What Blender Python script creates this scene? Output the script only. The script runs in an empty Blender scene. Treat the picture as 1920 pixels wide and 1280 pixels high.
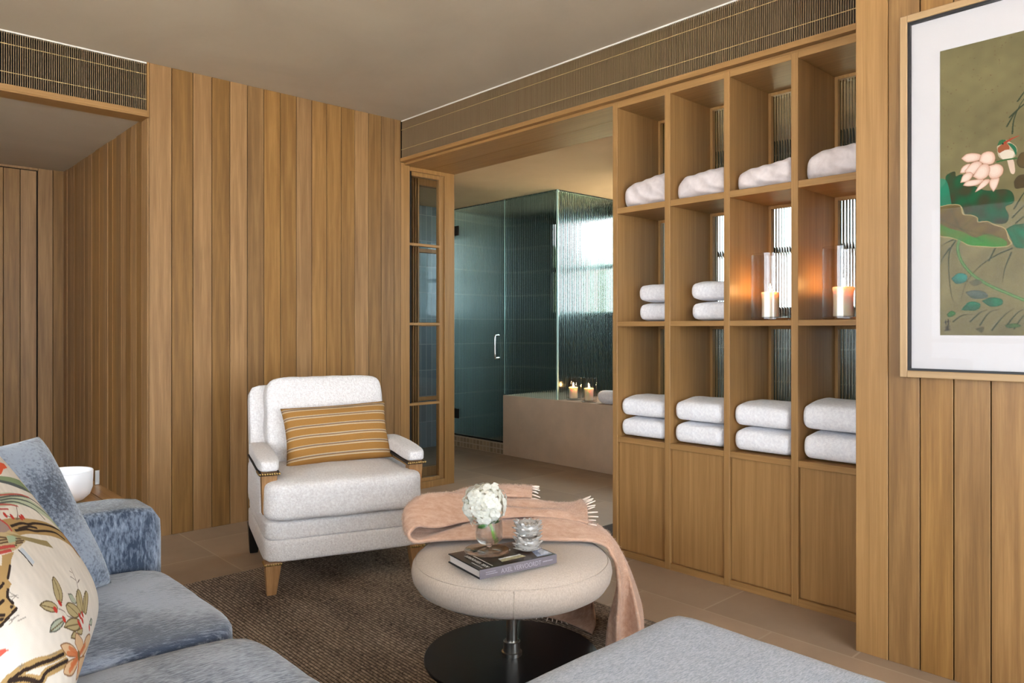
import bpy, bmesh, math, random
import numpy as np
from mathutils import Vector, Matrix, Euler

random.seed(7)
RNG = np.random.default_rng(7)
SC = bpy.context.scene
COL = SC.collection

# ------------------------------------------------------------------ camera, sky, daylight, exposure
cam_d = bpy.data.cameras.new('camera')
cam = bpy.data.objects.new('camera', cam_d)
COL.objects.link(cam)
cam.location = (0, 0, 1.10)
cam.rotation_euler = (math.radians(90), 0, math.radians(-42.87))
cam_d.sensor_width = 36.0
cam_d.lens = 1384.0 / 1920.0 * 36.0
cam_d.shift_y = -23.0 / 1920.0
cam_d.clip_start = 0.05
SC.camera = cam

world = bpy.data.worlds.new('world')
SC.world = world
world.use_nodes = True
wn = world.node_tree
wn.nodes.clear()
w_out = wn.nodes.new('ShaderNodeOutputWorld')
w_bg = wn.nodes.new('ShaderNodeBackground')
w_bg.inputs['Color'].default_value = (0.82, 0.915, 1.0, 1)
w_bg.inputs['Strength'].default_value = 7.0
wn.links.new(w_bg.outputs[0], w_out.inputs[0])


def portal(name, loc, rot, sx, sy):
    """daylight of the sky coming in through a window opening"""
    d = bpy.data.lights.new(name, 'AREA')
    d.shape = 'RECTANGLE'
    d.size, d.size_y = sx, sy
    d.cycles.is_portal = True
    o = bpy.data.objects.new(name, d)
    o.location = loc
    o.rotation_euler = rot
    COL.objects.link(o)


R90 = math.pi / 2
sun_d = bpy.data.lights.new('sun', 'SUN')          # added behind the house: bounces off the terrace onto ceilings, lights garden and hedge
sun_d.energy = 40.0
sun_d.color = (1.0, 0.975, 0.95)
sun_d.angle = 0.02
sun_o = bpy.data.objects.new('sun', sun_d)
sun_o.rotation_euler = (-math.radians(38), 0, 0)
COL.objects.link(sun_o)
portal('daylight_rear', (0.15, -2.72, 1.15), (R90, 0, 0), 4.3, 2.3)
portal('daylight_side', (-2.32, 0.7, 1.15), (R90, 0, -R90), 3.4, 2.2)
portal('added_daylight_bath', (4.20, 0.28, 1.45), (R90, 0, 0), 0.5, 0.9)  # sky portal of the extra bath window added for brightness
portal('daylight_bath', (5.40, 3.3, 1.69), (R90, 0, R90), 3.3, 0.98)

SC.view_settings.view_transform = 'Standard'
SC.view_settings.look = 'None'
SC.view_settings.gamma = 1.0
SC.view_settings.use_curve_mapping = False
SC.view_settings.exposure = 0.92
SC.cycles.use_denoising = True
SC.cycles.max_bounces = 10
SC.cycles.diffuse_bounces = 5
SC.cycles.glossy_bounces = 5
SC.cycles.transmission_bounces = 10
SC.cycles.transparent_max_bounces = 16
SC.cycles.caustics_reflective = False
SC.cycles.caustics_refractive = True
SC.cycles.sample_clamp_indirect = 6.0

# ------------------------------------------------------------------ helpers: colour and materials


def lin(c):
    c = c / 255.0
    return c / 12.92 if c <= 0.04045 else ((c + 0.055) / 1.055) ** 2.4


def rgb(r, g, b):
    return (lin(r), lin(g), lin(b), 1.0)


class NT:
    """small wrapper for building a node material"""
    def __init__(self, name):
        self.m = bpy.data.materials.new(name)
        self.m.use_nodes = True
        self.t = self.m.node_tree
        self.t.nodes.clear()
        self.out = self.t.nodes.new('ShaderNodeOutputMaterial')

    def n(self, kind, **kw):
        o = self.t.nodes.new('ShaderNode' + kind)
        for k, v in kw.items():
            if k in ('data_type', 'blend_type', 'operation', 'noise_dimensions', 'attribute_name', 'wave_type',
                     'bands_direction', 'wave_profile', 'feature', 'offset', 'offset_frequency', 'squash', 'vector_type', 'normalize'):
                setattr(o, k, v)
            else:
                o.inputs[k.replace('_', ' ')].default_value = v
        return o

    def l(self, a, b):
        self.t.links.new(a, b)

    def coords(self, scale, source='Object'):
        tc = self.n('TexCoord')
        mp = self.n('Mapping')
        mp.inputs['Scale'].default_value = scale
        self.l(tc.outputs[source], mp.inputs['Vector'])
        return mp.outputs[0]

    def ramp(self, fac, stops):
        r = self.n('ValToRGB')
        e = r.color_ramp.elements
        while len(e) > 1:
            e.remove(e[-1])
        e[0].position = stops[0][0]
        e[0].color = stops[0][1]
        for p, c in stops[1:]:
            k = e.new(p)
            k.color = c
        self.l(fac, r.inputs[0])
        return r.outputs[0]

    def bsdf(self, **kw):
        b = self.n('BsdfPrincipled')
        for k, v in kw.items():
            b.inputs[k.replace('_', ' ')].default_value = v
        self.l(b.outputs[0], self.out.inputs[0])
        return b

    def bump(self, b, h, strength=0.3, dist=0.01):
        k = self.n('Bump')
        k.inputs['Strength'].default_value = strength
        k.inputs['Distance'].default_value = dist
        self.l(h, k.inputs['Height'])
        self.l(k.outputs[0], b.inputs['Normal'])
        return k


def m_plain(name, col, rough=0.5, metal=0.0, spec=0.5):
    t = NT(name)
    t.bsdf(Base_Color=col, Roughness=rough, Metallic=metal, Specular_IOR_Level=spec)
    return t.m


def m_wood(name, axis='Z', dark=(118, 80, 40), light=(176, 134, 82), vary=0.16, rough=0.45, fine=1.0, wave=0.06, c=0.20):
    """oak: long fine grain along one axis, a tone of its own for each board (mesh island)"""
    t = NT(name)
    tc = t.n('TexCoord')
    geo = t.n('NewGeometry')
    off = t.n('VectorMath', operation='SCALE')
    off.inputs[0].default_value = (7.3, 5.1, 9.7)
    t.l(geo.outputs['Random Per Island'], off.inputs['Scale'])
    add = t.n('VectorMath', operation='ADD')
    t.l(tc.outputs['Object'], add.inputs[0])
    t.l(off.outputs[0], add.inputs[1])

    def mapped(a, c):
        s = {'X': (c, a, a), 'Y': (a, c, a), 'Z': (a, a, c)}[axis]
        mp = t.n('Mapping')
        mp.inputs['Scale'].default_value = s
        t.l(add.outputs[0], mp.inputs['Vector'])
        return mp.outputs[0]
    n1 = t.n('TexNoise', Scale=1.0, Detail=5.0, Roughness=0.6, Distortion=0.4)
    t.l(mapped(38 * fine, 1.6), n1.inputs['Vector'])
    n2 = t.n('TexNoise', Scale=1.0, Detail=4.0, Roughness=0.7, Distortion=0.1)
    t.l(mapped(230, 6.0), n2.inputs['Vector'])
    wv = t.n('TexWave', Scale=1.0, Distortion=5.0, Detail=2.0, Detail_Scale=0.6)
    wv.bands_direction = {'X': 'Y', 'Y': 'X', 'Z': 'DIAGONAL'}[axis]
    t.l(mapped(9, 0.7), wv.inputs['Vector'])
    m1 = t.n('Mix', data_type='FLOAT')
    m1.inputs[0].default_value = wave
    t.l(n1.outputs['Fac'], m1.inputs[2])
    t.l(wv.outputs['Fac'], m1.inputs[3])
    m2 = t.n('Mix', data_type='FLOAT')
    m2.inputs[0].default_value = 0.3
    t.l(m1.outputs[0], m2.inputs[2])
    t.l(n2.outputs['Fac'], m2.inputs[3])
    c = t.ramp(m2.outputs[0], [(0.5 - c, rgb(*dark)), (0.5, rgb(*[(a + b) / 2 for a, b in zip(dark, light)])), (0.5 + c, rgb(*light))])
    hs = t.n('HueSaturation')
    mr = t.n('MapRange')
    mr.inputs['To Min'].default_value = 1 - vary
    mr.inputs['To Max'].default_value = 1 + vary
    t.l(geo.outputs['Random Per Island'], mr.inputs['Value'])
    t.l(mr.outputs[0], hs.inputs['Value'])
    fr = t.n('Math', operation='MULTIPLY')
    fr.inputs[1].default_value = 37.7
    t.l(geo.outputs['Random Per Island'], fr.inputs[0])
    sn = t.n('Math', operation='SINE')
    t.l(fr.outputs[0], sn.inputs[0])
    m3 = t.n('MapRange')
    m3.inputs['From Min'].default_value = -1
    m3.inputs['To Min'].default_value = 1 - vary * 0.30
    m3.inputs['To Max'].default_value = 1 + vary * 0.22
    t.l(sn.outputs[0], m3.inputs['Value'])
    t.l(m3.outputs[0], hs.inputs['Saturation'])
    t.l(c, hs.inputs['Color'])
    b = t.bsdf(Roughness=rough, Specular_IOR_Level=0.35)
    t.l(hs.outputs[0], b.inputs['Base Color'])
    t.bump(b, m2.outputs[0], 0.12, 0.004)
    return t.m


def m_plaster(name, a, b_, rough=0.85, scale=1.4):
    t = NT(name)
    v = t.coords((scale, scale, scale))
    n1 = t.n('TexNoise', Scale=1.0, Detail=6.0, Roughness=0.55, Distortion=0.8)
    t.l(v, n1.inputs['Vector'])
    c = t.ramp(n1.outputs['Fac'], [(0.3, rgb(*a)), (0.7, rgb(*b_))])
    bs = t.bsdf(Roughness=rough, Specular_IOR_Level=0.2)
    t.l(c, bs.inputs['Base Color'])
    t.bump(bs, n1.outputs['Fac'], 0.08, 0.02)
    return t.m


def m_fabric(name, a, b_, scale=60.0, stretch=(1, 1, 1), rough=0.95, bump=0.4, bscale=400.0, sheen=0.2, dist=0.003, lo=0.35, hi=0.65, big=None):
    t = NT(name)
    v = t.coords(tuple(scale * s for s in stretch))
    n1 = t.n('TexNoise', Scale=1.0, Detail=5.0, Roughness=0.65, Distortion=0.3)
    t.l(v, n1.inputs['Vector'])
    fac = n1.outputs['Fac']
    if big:
        nb = t.n('TexNoise', Scale=big, Detail=2.0)
        t.l(t.coords((1, 1, 1)), nb.inputs['Vector'])
        mx = t.n('Mix', data_type='FLOAT')
        mx.inputs[0].default_value = 0.5
        t.l(fac, mx.inputs[2])
        t.l(nb.outputs['Fac'], mx.inputs[3])
        fac = mx.outputs[0]
    c = t.ramp(fac, [(lo, rgb(*a)), (hi, rgb(*b_))])
    bs = t.bsdf(Roughness=rough, Specular_IOR_Level=0.15, Sheen_Weight=sheen, Sheen_Roughness=0.5)
    t.l(c, bs.inputs['Base Color'])
    n2 = t.n('TexNoise', Scale=bscale, Detail=3.0, Roughness=0.6)
    t.l(t.coords((1, 1, 1)), n2.inputs['Vector'])
    t.bump(bs, n2.outputs['Fac'], bump, dist)
    return t.m


def m_attr(name, rough=0.7, spec=0.3, bscale=0, bump=0.2):
    """surface whose printed pattern is stored with the mesh"""
    t = NT(name)
    at = t.n('Attribute')
    at.attribute_name = 'print'
    bs = t.bsdf(Roughness=rough, Specular_IOR_Level=spec)
    t.l(at.outputs['Color'], bs.inputs['Base Color'])
    if bscale:
        n2 = t.n('TexNoise', Scale=bscale, Detail=3.0)
        t.l(t.coords((1, 1, 1)), n2.inputs['Vector'])
        t.bump(bs, n2.outputs['Fac'], bump, 0.002)
    return t.m


def m_pane(name, tint=(1, 1, 1, 1), refl=1.0):
    """thin flat window glass: clear straight through with a fresnel reflection"""
    t = NT(name)
    tr = t.n('BsdfTransparent', Color=tint)
    gl = t.n('BsdfGlossy', Roughness=0.0)
    fr = t.n('Fresnel')
    geo = t.n('NewGeometry')
    io = t.n('MapRange')
    io.inputs['To Min'].default_value = 1.5
    io.inputs['To Max'].default_value = 1 / 1.5
    t.l(geo.outputs['Backfacing'], io.inputs['Value'])
    t.l(io.outputs[0], fr.inputs['IOR'])
    mu = t.n('Math', operation='MULTIPLY')
    mu.inputs[1].default_value = refl
    t.l(fr.outputs[0], mu.inputs[0])
    mx = t.n('MixShader')
    t.l(mu.outputs[0], mx.inputs[0])
    t.l(tr.outputs[0], mx.inputs[1])
    t.l(gl.outputs[0], mx.inputs[2])
    t.l(mx.outputs[0], t.out.inputs[0])
    return t.m


def m_glass(name, tint=(1, 1, 1, 1), rough=0.0, ior=1.45, clear=0.0):
    """solid glass; clear mixes in straight-through light so thin walls let light pass"""
    t = NT(name)
    g = t.n('BsdfGlass', Color=tint, Roughness=rough, IOR=ior)
    if clear > 0:
        tr = t.n('BsdfTransparent', Color=tint)
        mx = t.n('MixShader')
        mx.inputs[0].default_value = clear
        t.l(g.outputs[0], mx.inputs[1])
        t.l(tr.outputs[0], mx.inputs[2])
        t.l(mx.outputs[0], t.out.inputs[0])
    else:
        t.l(g.outputs[0], t.out.inputs[0])
    return t.m


def m_tile(name, tile, grout, bw, rh, offset, axes, mortar=0.012, rough=0.4, vary=0.06, spec=0.4, shift=(0, 0), wavy=0.0, speck=0.0):
    """tiles by a brick pattern in the plane of two axes"""
    t = NT(name)
    tc = t.n('TexCoord')
    sp = t.n('SeparateXYZ')
    t.l(tc.outputs['Object'], sp.inputs[0])
    cb = t.n('CombineXYZ')
    for k, (ax, sh) in enumerate(zip(axes, shift)):
        ad = t.n('Math', operation='ADD')
        ad.inputs[1].default_value = sh
        t.l(sp.outputs[ax], ad.inputs[0])
        t.l(ad.outputs[0], cb.inputs[k])
    br = t.n('TexBrick', Scale=1.0)
    br.offset = offset
    br.inputs['Brick Width'].default_value = bw
    br.inputs['Row Height'].default_value = rh
    br.inputs['Mortar Size'].default_value = mortar
    br.inputs['Mortar Smooth'].default_value = 0.1
    br.inputs['Bias'].default_value = 0.0
    d = [max(0, c * (1 - vary)) for c in tile]
    u = [min(255, c * (1 + vary)) for c in tile]
    br.inputs['Color1'].default_value = rgb(*d)
    br.inputs['Color2'].default_value = rgb(*u)
    br.inputs['Mortar'].default_value = rgb(*grout)
    t.l(cb.outputs[0], br.inputs['Vector'])
    n1 = t.n('TexNoise', Scale=3.0, Detail=7.0, Roughness=0.65)
    t.l(tc.outputs['Object'], n1.inputs['Vector'])
    hs = t.n('HueSaturation')
    mr = t.n('MapRange')
    mr.inputs['To Min'].default_value = 0.82 - speck
    mr.inputs['To Max'].default_value = 1.18 + speck
    t.l(n1.outputs['Fac'], mr.inputs['Value'])
    t.l(mr.outputs[0], hs.inputs['Value'])
    t.l(br.outputs['Color'], hs.inputs['Color'])
    bs = t.bsdf(Roughness=rough, Specular_IOR_Level=spec)
    t.l(hs.outputs[0], bs.inputs['Base Color'])
    inv = t.n('Math', operation='SUBTRACT')
    inv.inputs[0].default_value = 1.0
    t.l(br.outputs['Fac'], inv.inputs[1])
    h = inv.outputs[0]
    if wavy:
        n2 = t.n('TexNoise', Scale=22.0, Detail=2.0)
        t.l(tc.outputs['Object'], n2.inputs['Vector'])
        ma = t.n('Math', operation='MULTIPLY_ADD')
        ma.inputs[1].default_value = wavy
        t.l(n2.outputs['Fac'], ma.inputs[0])
        t.l(h, ma.inputs[2])
        h = ma.outputs[0]
    t.bump(bs, h, 0.4, 0.003)
    return t.m


def m_emit(name, col, s):
    t = NT(name)
    e = t.n('Emission', Color=col, Strength=s)
    t.l(e.outputs[0], t.out.inputs[0])
    return t.m


# ------------------------------------------------------------------ materials
M = {}
M['oak_wall'] = m_wood('oak_boards', 'Z', (108, 76, 42), (174, 133, 82), 0.20, c=0.27)
M['oak'] = m_wood('oak_upright', 'Z', (122, 88, 48), (180, 138, 86), 0.04, fine=1.8, wave=0.0, c=0.36)
M['oak_y'] = m_wood('oak_along_wall', 'Y', (122, 88, 48), (180, 138, 86), 0.04, fine=1.8, wave=0.0, c=0.36)
M['oak_x'] = m_wood('oak_across', 'X', (122, 88, 48), (180, 138, 86), 0.04, fine=1.8, wave=0.0, c=0.36)
M['oak_pale'] = m_wood('oak_pale_frame', 'Z', (150, 120, 84), (178, 148, 108), 0.05)
M['oak_pale_y'] = m_wood('oak_pale_rail', 'Y', (150, 120, 84), (178, 148, 108), 0.05)
M['oak_leg'] = m_wood('oak_chair_leg', 'Z', (130, 92, 56), (178, 136, 92), 0.06, fine=1.6)
M['oak_table'] = m_wood('oak_side_table', 'Y', (140, 104, 66), (186, 150, 106), 0.05)
M['gap'] = m_plain('dark_gap', rgb(20, 15, 10), 0.9)
M['ceiling'] = m_plaster('ceiling_plaster', (182, 170, 151), (195, 183, 163))
M['ceiling_bath'] = m_plaster('bath_ceiling_plaster', (196, 172, 142), (208, 184, 154))
M['white'] = m_plain('white_paint', rgb(232, 228, 220), 0.5)
M['slat'] = m_plain('grille_slat_bronze', rgb(142, 118, 88), 0.45, 0.2)
M['wire'] = m_plain('grille_wire_brass', rgb(196, 168, 116), 0.4, 0.3)
M['floor'] = m_tile('limestone_floor_tiles', (162, 141, 121), (176, 157, 137), 0.575, 0.565, 0.5, ('Y', 'X'), 0.0035, 0.5, 0.05, 0.35, (-1.325 + 5.75, -2.52 + 5.65), speck=0.05)
M['stone'] = m_tile('limestone_slab', (208, 184, 160), (201, 177, 153), 9.0, 9.0, 0.0, ('Y', 'Z'), 0.0, 0.55, 0.0, 0.3, (20, 20), speck=0.1)
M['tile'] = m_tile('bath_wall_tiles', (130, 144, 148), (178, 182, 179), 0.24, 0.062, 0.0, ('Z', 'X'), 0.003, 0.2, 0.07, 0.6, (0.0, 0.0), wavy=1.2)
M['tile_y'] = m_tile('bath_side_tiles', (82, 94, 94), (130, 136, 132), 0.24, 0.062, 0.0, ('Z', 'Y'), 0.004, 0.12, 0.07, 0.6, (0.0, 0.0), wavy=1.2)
M['mosaic'] = m_tile('mosaic_curb', (168, 146, 118), (198, 180, 156), 0.047, 0.047, 0.0, ('Y', 'Z'), 0.005, 0.4, 0.12, 0.4, (0, 0))
M['pane'] = m_pane('window_pane')
M['bath_pane'] = m_pane('bath_window_pane', (0.76, 0.79, 0.78, 1))
M['sidelight'] = m_pane('sidelight_pane', (0.9, 0.92, 0.94, 1), refl=0.3)
M['picture_glass'] = m_pane('picture_glass', refl=0.07)
M['frosted'] = m_glass('fluted_return', (0.90, 0.96, 0.95, 1), 0.14, 1.45)
M['fluted'] = m_glass('fluted_glass', (0.93, 0.97, 0.96, 1), 0.02, 1.45)
M['green_glass'] = m_glass('shower_glass', (0.885, 0.96, 0.945, 1), 0.05, 1.45)
M['glass_edge'] = m_plain('glass_edge', rgb(188, 224, 222), 0.15)
M['steel'] = m_plain('brushed_steel', rgb(178, 176, 172), 0.28, 1.0)
M['black_metal'] = m_plain('blackened_steel', rgb(34, 32, 34), 0.38, 0.5)
M['brass'] = m_plain('aged_brass_nail', rgb(176, 146, 92), 0.35, 1.0)
M['dark_cord'] = m_plain('dark_gimp', rgb(44, 34, 28), 0.8)
M['boucle'] = m_fabric('white_boucle', (222, 215, 214), (246, 242, 241), 120.0, bump=0.9, bscale=170.0, dist=0.006)
M['terry'] = m_fabric('white_terry', (232, 230, 235), (250, 249, 252), 90.0, bump=0.5, bscale=260.0, dist=0.004)
M['linen_sheet'] = m_fabric('blush_white_cotton', (204, 192, 190), (222, 211, 209), 20.0, bump=0.25, bscale=40.0, dist=0.006)
M['chenille'] = m_fabric('blue_grey_chenille', (62, 74, 94), (150, 160, 178), 70.0, (0.7, 3.0, 1), bump=0.5, bscale=300.0, lo=0.40, hi=0.55, sheen=0.4, big=4.0)
M['chenille_z'] = m_fabric('blue_grey_chenille_upright', (54, 66, 84), (140, 152, 170), 120.0, (1, 1, 0.3), bump=0.5, bscale=300.0, lo=0.42, hi=0.57, sheen=0.4, big=5.0)
M['heather'] = m_fabric('grey_heather_weave', (134, 142, 155), (178, 184, 196), 240.0, (0.4, 1.5, 1), bump=0.5, bscale=420.0, lo=0.34, hi=0.64, sheen=0.2)
M['ecru'] = m_fabric('ecru_linen', (182, 167, 154), (203, 189, 177), 260.0, (1, 1, 0.4), bump=0.25, bscale=600.0)
M['mohair'] = m_fabric('blush_mohair', (184, 145, 121), (203, 167, 145), 60.0, (0.5, 1.5, 1.0), bump=0.5, bscale=200.0, sheen=0.3)
M['fuzz'] = m_plain('blush_mohair_fibre', rgb(210, 176, 154), 0.9)
M['fringe'] = m_plain('pale_fringe', rgb(240, 222, 208), 0.8)
M['wax'] = None
M['ceramic'] = m_plain('frosted_white_bowl', rgb(240, 242, 248), 0.45)
M['clear_glass'] = m_glass('clear_glass', (1, 1, 1, 1), 0.0, 1.45, 0.5)
M['hurricane'] = m_pane('hurricane_glass', (0.95, 0.94, 0.93, 1))
M['votive_glass'] = None
M['leaf'] = m_plain('green_leaf', rgb(58, 104, 40), 0.5)
M['stem'] = m_plain('green_stem', rgb(120, 160, 70), 0.5)
M['petal'] = None
M['paper'] = m_plain('book_pages', rgb(214, 204, 198), 0.8)
M['print'] = m_attr('printed_cover', 0.25, 0.5)
M['art'] = m_attr('painted_silk', 0.8, 0.2)
M['floral'] = m_attr('printed_linen', 0.95, 0.1, 700.0, 0.25)
M['mat'] = m_plain('white_picture_mat', rgb(192, 188, 189), 0.8)
M['black'] = m_plain('black_slip', rgb(18, 16, 16), 0.5)
M['lawn'] = m_fabric('lawn_grass', (50, 84, 24), (90, 124, 44), 6.0, sheen=0.0, bump=0.2)
M['hedge'] = m_fabric('hedge_leaves', (16, 26, 9), (46, 66, 24), 9.0, sheen=0.0, bump=0.6, bscale=8.0, dist=0.1)
M['gravel'] = m_plain('warm_gravel', rgb(196, 172, 140), 0.95, 0, 0.1)
M['terrace'] = m_plain('terrace_paving', rgb(186, 183, 178), 0.9)
M['chrome'] = m_plain('polished_chrome', rgb(225, 225, 225), 0.08, 1.0)
M['hinge'] = m_plain('dark_bronze', rgb(50, 44, 40), 0.35, 0.8)
M['mat_dark'] = m_fabric('dark_bath_mat', (40, 32, 26), (66, 54, 44), 80.0)


def _petal():
    t = NT('white_petal')
    d = t.n('BsdfDiffuse', Color=rgb(236, 235, 228))
    r = t.n('BsdfTranslucent', Color=rgb(240, 238, 228))
    m = t.n('MixShader')
    m.inputs[0].default_value = 0.42
    t.l(d.outputs[0], m.inputs[1])
    t.l(r.outputs[0], m.inputs[2])
    t.l(m.outputs[0], t.out.inputs[0])
    return t.m


M['petal'] = _petal()


def _wax():
    t = NT('candle_wax')
    t.bsdf(Base_Color=rgb(250, 236, 214), Roughness=0.5, Subsurface_Weight=0.6, Subsurface_Radius=(0.03, 0.015, 0.008), Subsurface_Scale=1.0)
    return t.m


M['wax'] = _wax()
M['flame'] = m_emit('candle_flame', (1.0, 0.52, 0.18, 1), 330.0)


def _votive():
    t = NT('pearl_glass')
    t.bsdf(Base_Color=rgb(252, 246, 240), Roughness=0.12, IOR=1.5, Transmission_Weight=0.7, Specular_IOR_Level=0.8)
    return t.m


M['votive_glass'] = _votive()


def _rug():
    """flat weave: ribs 12.5 mm apart, each a row of light and dark yarn knots, dark valleys between"""
    t = NT('woven_rug')
    tc = t.n('TexCoord')
    sp = t.n('SeparateXYZ')
    t.l(tc.outputs['Object'], sp.inputs[0])
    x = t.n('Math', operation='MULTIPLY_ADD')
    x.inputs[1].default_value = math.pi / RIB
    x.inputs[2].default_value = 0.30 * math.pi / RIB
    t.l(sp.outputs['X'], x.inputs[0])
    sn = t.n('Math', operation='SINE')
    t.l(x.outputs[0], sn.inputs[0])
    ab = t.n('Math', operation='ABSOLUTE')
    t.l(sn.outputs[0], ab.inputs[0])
    n1 = t.n('TexNoise', Scale=1.0, Detail=3.0, Roughness=0.7)
    t.l(t.coords((80, 55, 1)), n1.inputs['Vector'])
    n2 = t.n('TexNoise', Scale=1.0, Detail=3.0)
    t.l(t.coords((5, 2, 1)), n2.inputs['Vector'])
    n3 = t.n('TexNoise', Scale=1.0, Detail=2.0)
    t.l(t.coords((30, 260, 1)), n3.inputs['Vector'])
    f = t.n('Math', operation='MULTIPLY_ADD')
    f.inputs[1].default_value = 0.55
    t.l(n1.outputs['Fac'], f.inputs[0])
    g = t.n('Math', operation='MULTIPLY_ADD')
    g.inputs[1].default_value = 0.25
    t.l(n2.outputs['Fac'], g.inputs[0])
    h = t.n('Math', operation='MULTIPLY')
    h.inputs[1].default_value = 0.20
    t.l(n3.outputs['Fac'], h.inputs[0])
    t.l(h.outputs[0], g.inputs[2])
    t.l(g.outputs[0], f.inputs[2])
    c = t.ramp(f.outputs[0], [(0.38, rgb(76, 64, 58)), (0.5, rgb(138, 122, 108)), (0.62, rgb(182, 164, 146))])
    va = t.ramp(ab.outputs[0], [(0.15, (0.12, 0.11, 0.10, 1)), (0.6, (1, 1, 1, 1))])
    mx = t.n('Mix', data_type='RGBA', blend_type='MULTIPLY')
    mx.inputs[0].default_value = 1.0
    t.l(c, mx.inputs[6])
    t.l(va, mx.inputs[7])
    b = t.bsdf(Roughness=0.95, Specular_IOR_Level=0.1)
    t.l(mx.outputs[2], b.inputs['Base Color'])
    t.bump(b, f.outputs[0], 0.6, 0.004)
    return t.m


RIB = 0.0125
M['rug'] = _rug()


def _stripe():
    """mustard lumbar pillow with groups of thin grey-cream stripes across its height"""
    t = NT('mustard_striped_weave')
    uv = t.n('TexCoord')
    sp = t.n('SeparateXYZ')
    t.l(uv.outputs['UV'], sp.inputs[0])
    cream, grey, must = rgb(196, 174, 142), rgb(130, 110, 96), rgb(164, 119, 64)
    stops = [(0.0, must)]
    for c0 in (0.10, 0.27, 0.44, 0.61, 0.78, 0.93):
        for d, c in ((-0.032, cream), (-0.014, must), (-0.006, grey), (0.012, cream), (0.026, must)):
            stops.append((c0 + d, c))
    r = t.n('ValToRGB')
    r.color_ramp.interpolation = 'CONSTANT'
    e = r.color_ramp.elements
    e[0].position, e[0].color = 0.0, must
    e.remove(e[1])
    for p, c in stops[1:]:
        k = e.new(p)
        k.color = c
    n1 = t.n('TexNoise', Scale=7.0, Detail=4.0)
    t.l(t.coords((40, 40, 200)), n1.inputs['Vector'])
    ma = t.n('Math', operation='MULTIPLY_ADD')
    ma.inputs[1].default_value = 0.008
    t.l(n1.outputs['Fac'], ma.inputs[0])
    t.l(sp.outputs['Y'], ma.inputs[2])
    t.l(ma.outputs[0], r.inputs[0])
    hs = t.n('HueSaturation')
    mr = t.n('MapRange')
    mr.inputs['To Min'].default_value = 0.75
    mr.inputs['To Max'].default_value = 1.15
    t.l(n1.outputs['Fac'], mr.inputs['Value'])
    t.l(mr.outputs[0], hs.inputs['Value'])
    t.l(r.outputs[0], hs.inputs['Color'])
    b = t.bsdf(Roughness=0.95, Specular_IOR_Level=0.1)
    t.l(hs.outputs[0], b.inputs['Base Color'])
    t.bump(b, n1.outputs['Fac'], 0.4, 0.003)
    return t.m


M['stripe'] = _stripe()

# ------------------------------------------------------------------ helpers: objects


def tag(o, label=None, cat=None, group=None, kind=None):
    if label:
        o['label'] = label
    if cat:
        o['category'] = cat
    if group:
        o['group'] = group
    if kind:
        o['kind'] = kind
    return o


def thing(name, label, cat, loc=(0, 0, 0), rz=0.0, group=None):
    o = bpy.data.objects.new(name, None)
    o.empty_display_size = 0.1
    COL.objects.link(o)
    o.location = loc
    o.rotation_euler = (0, 0, rz)
    return tag(o, label, cat, group)


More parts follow.
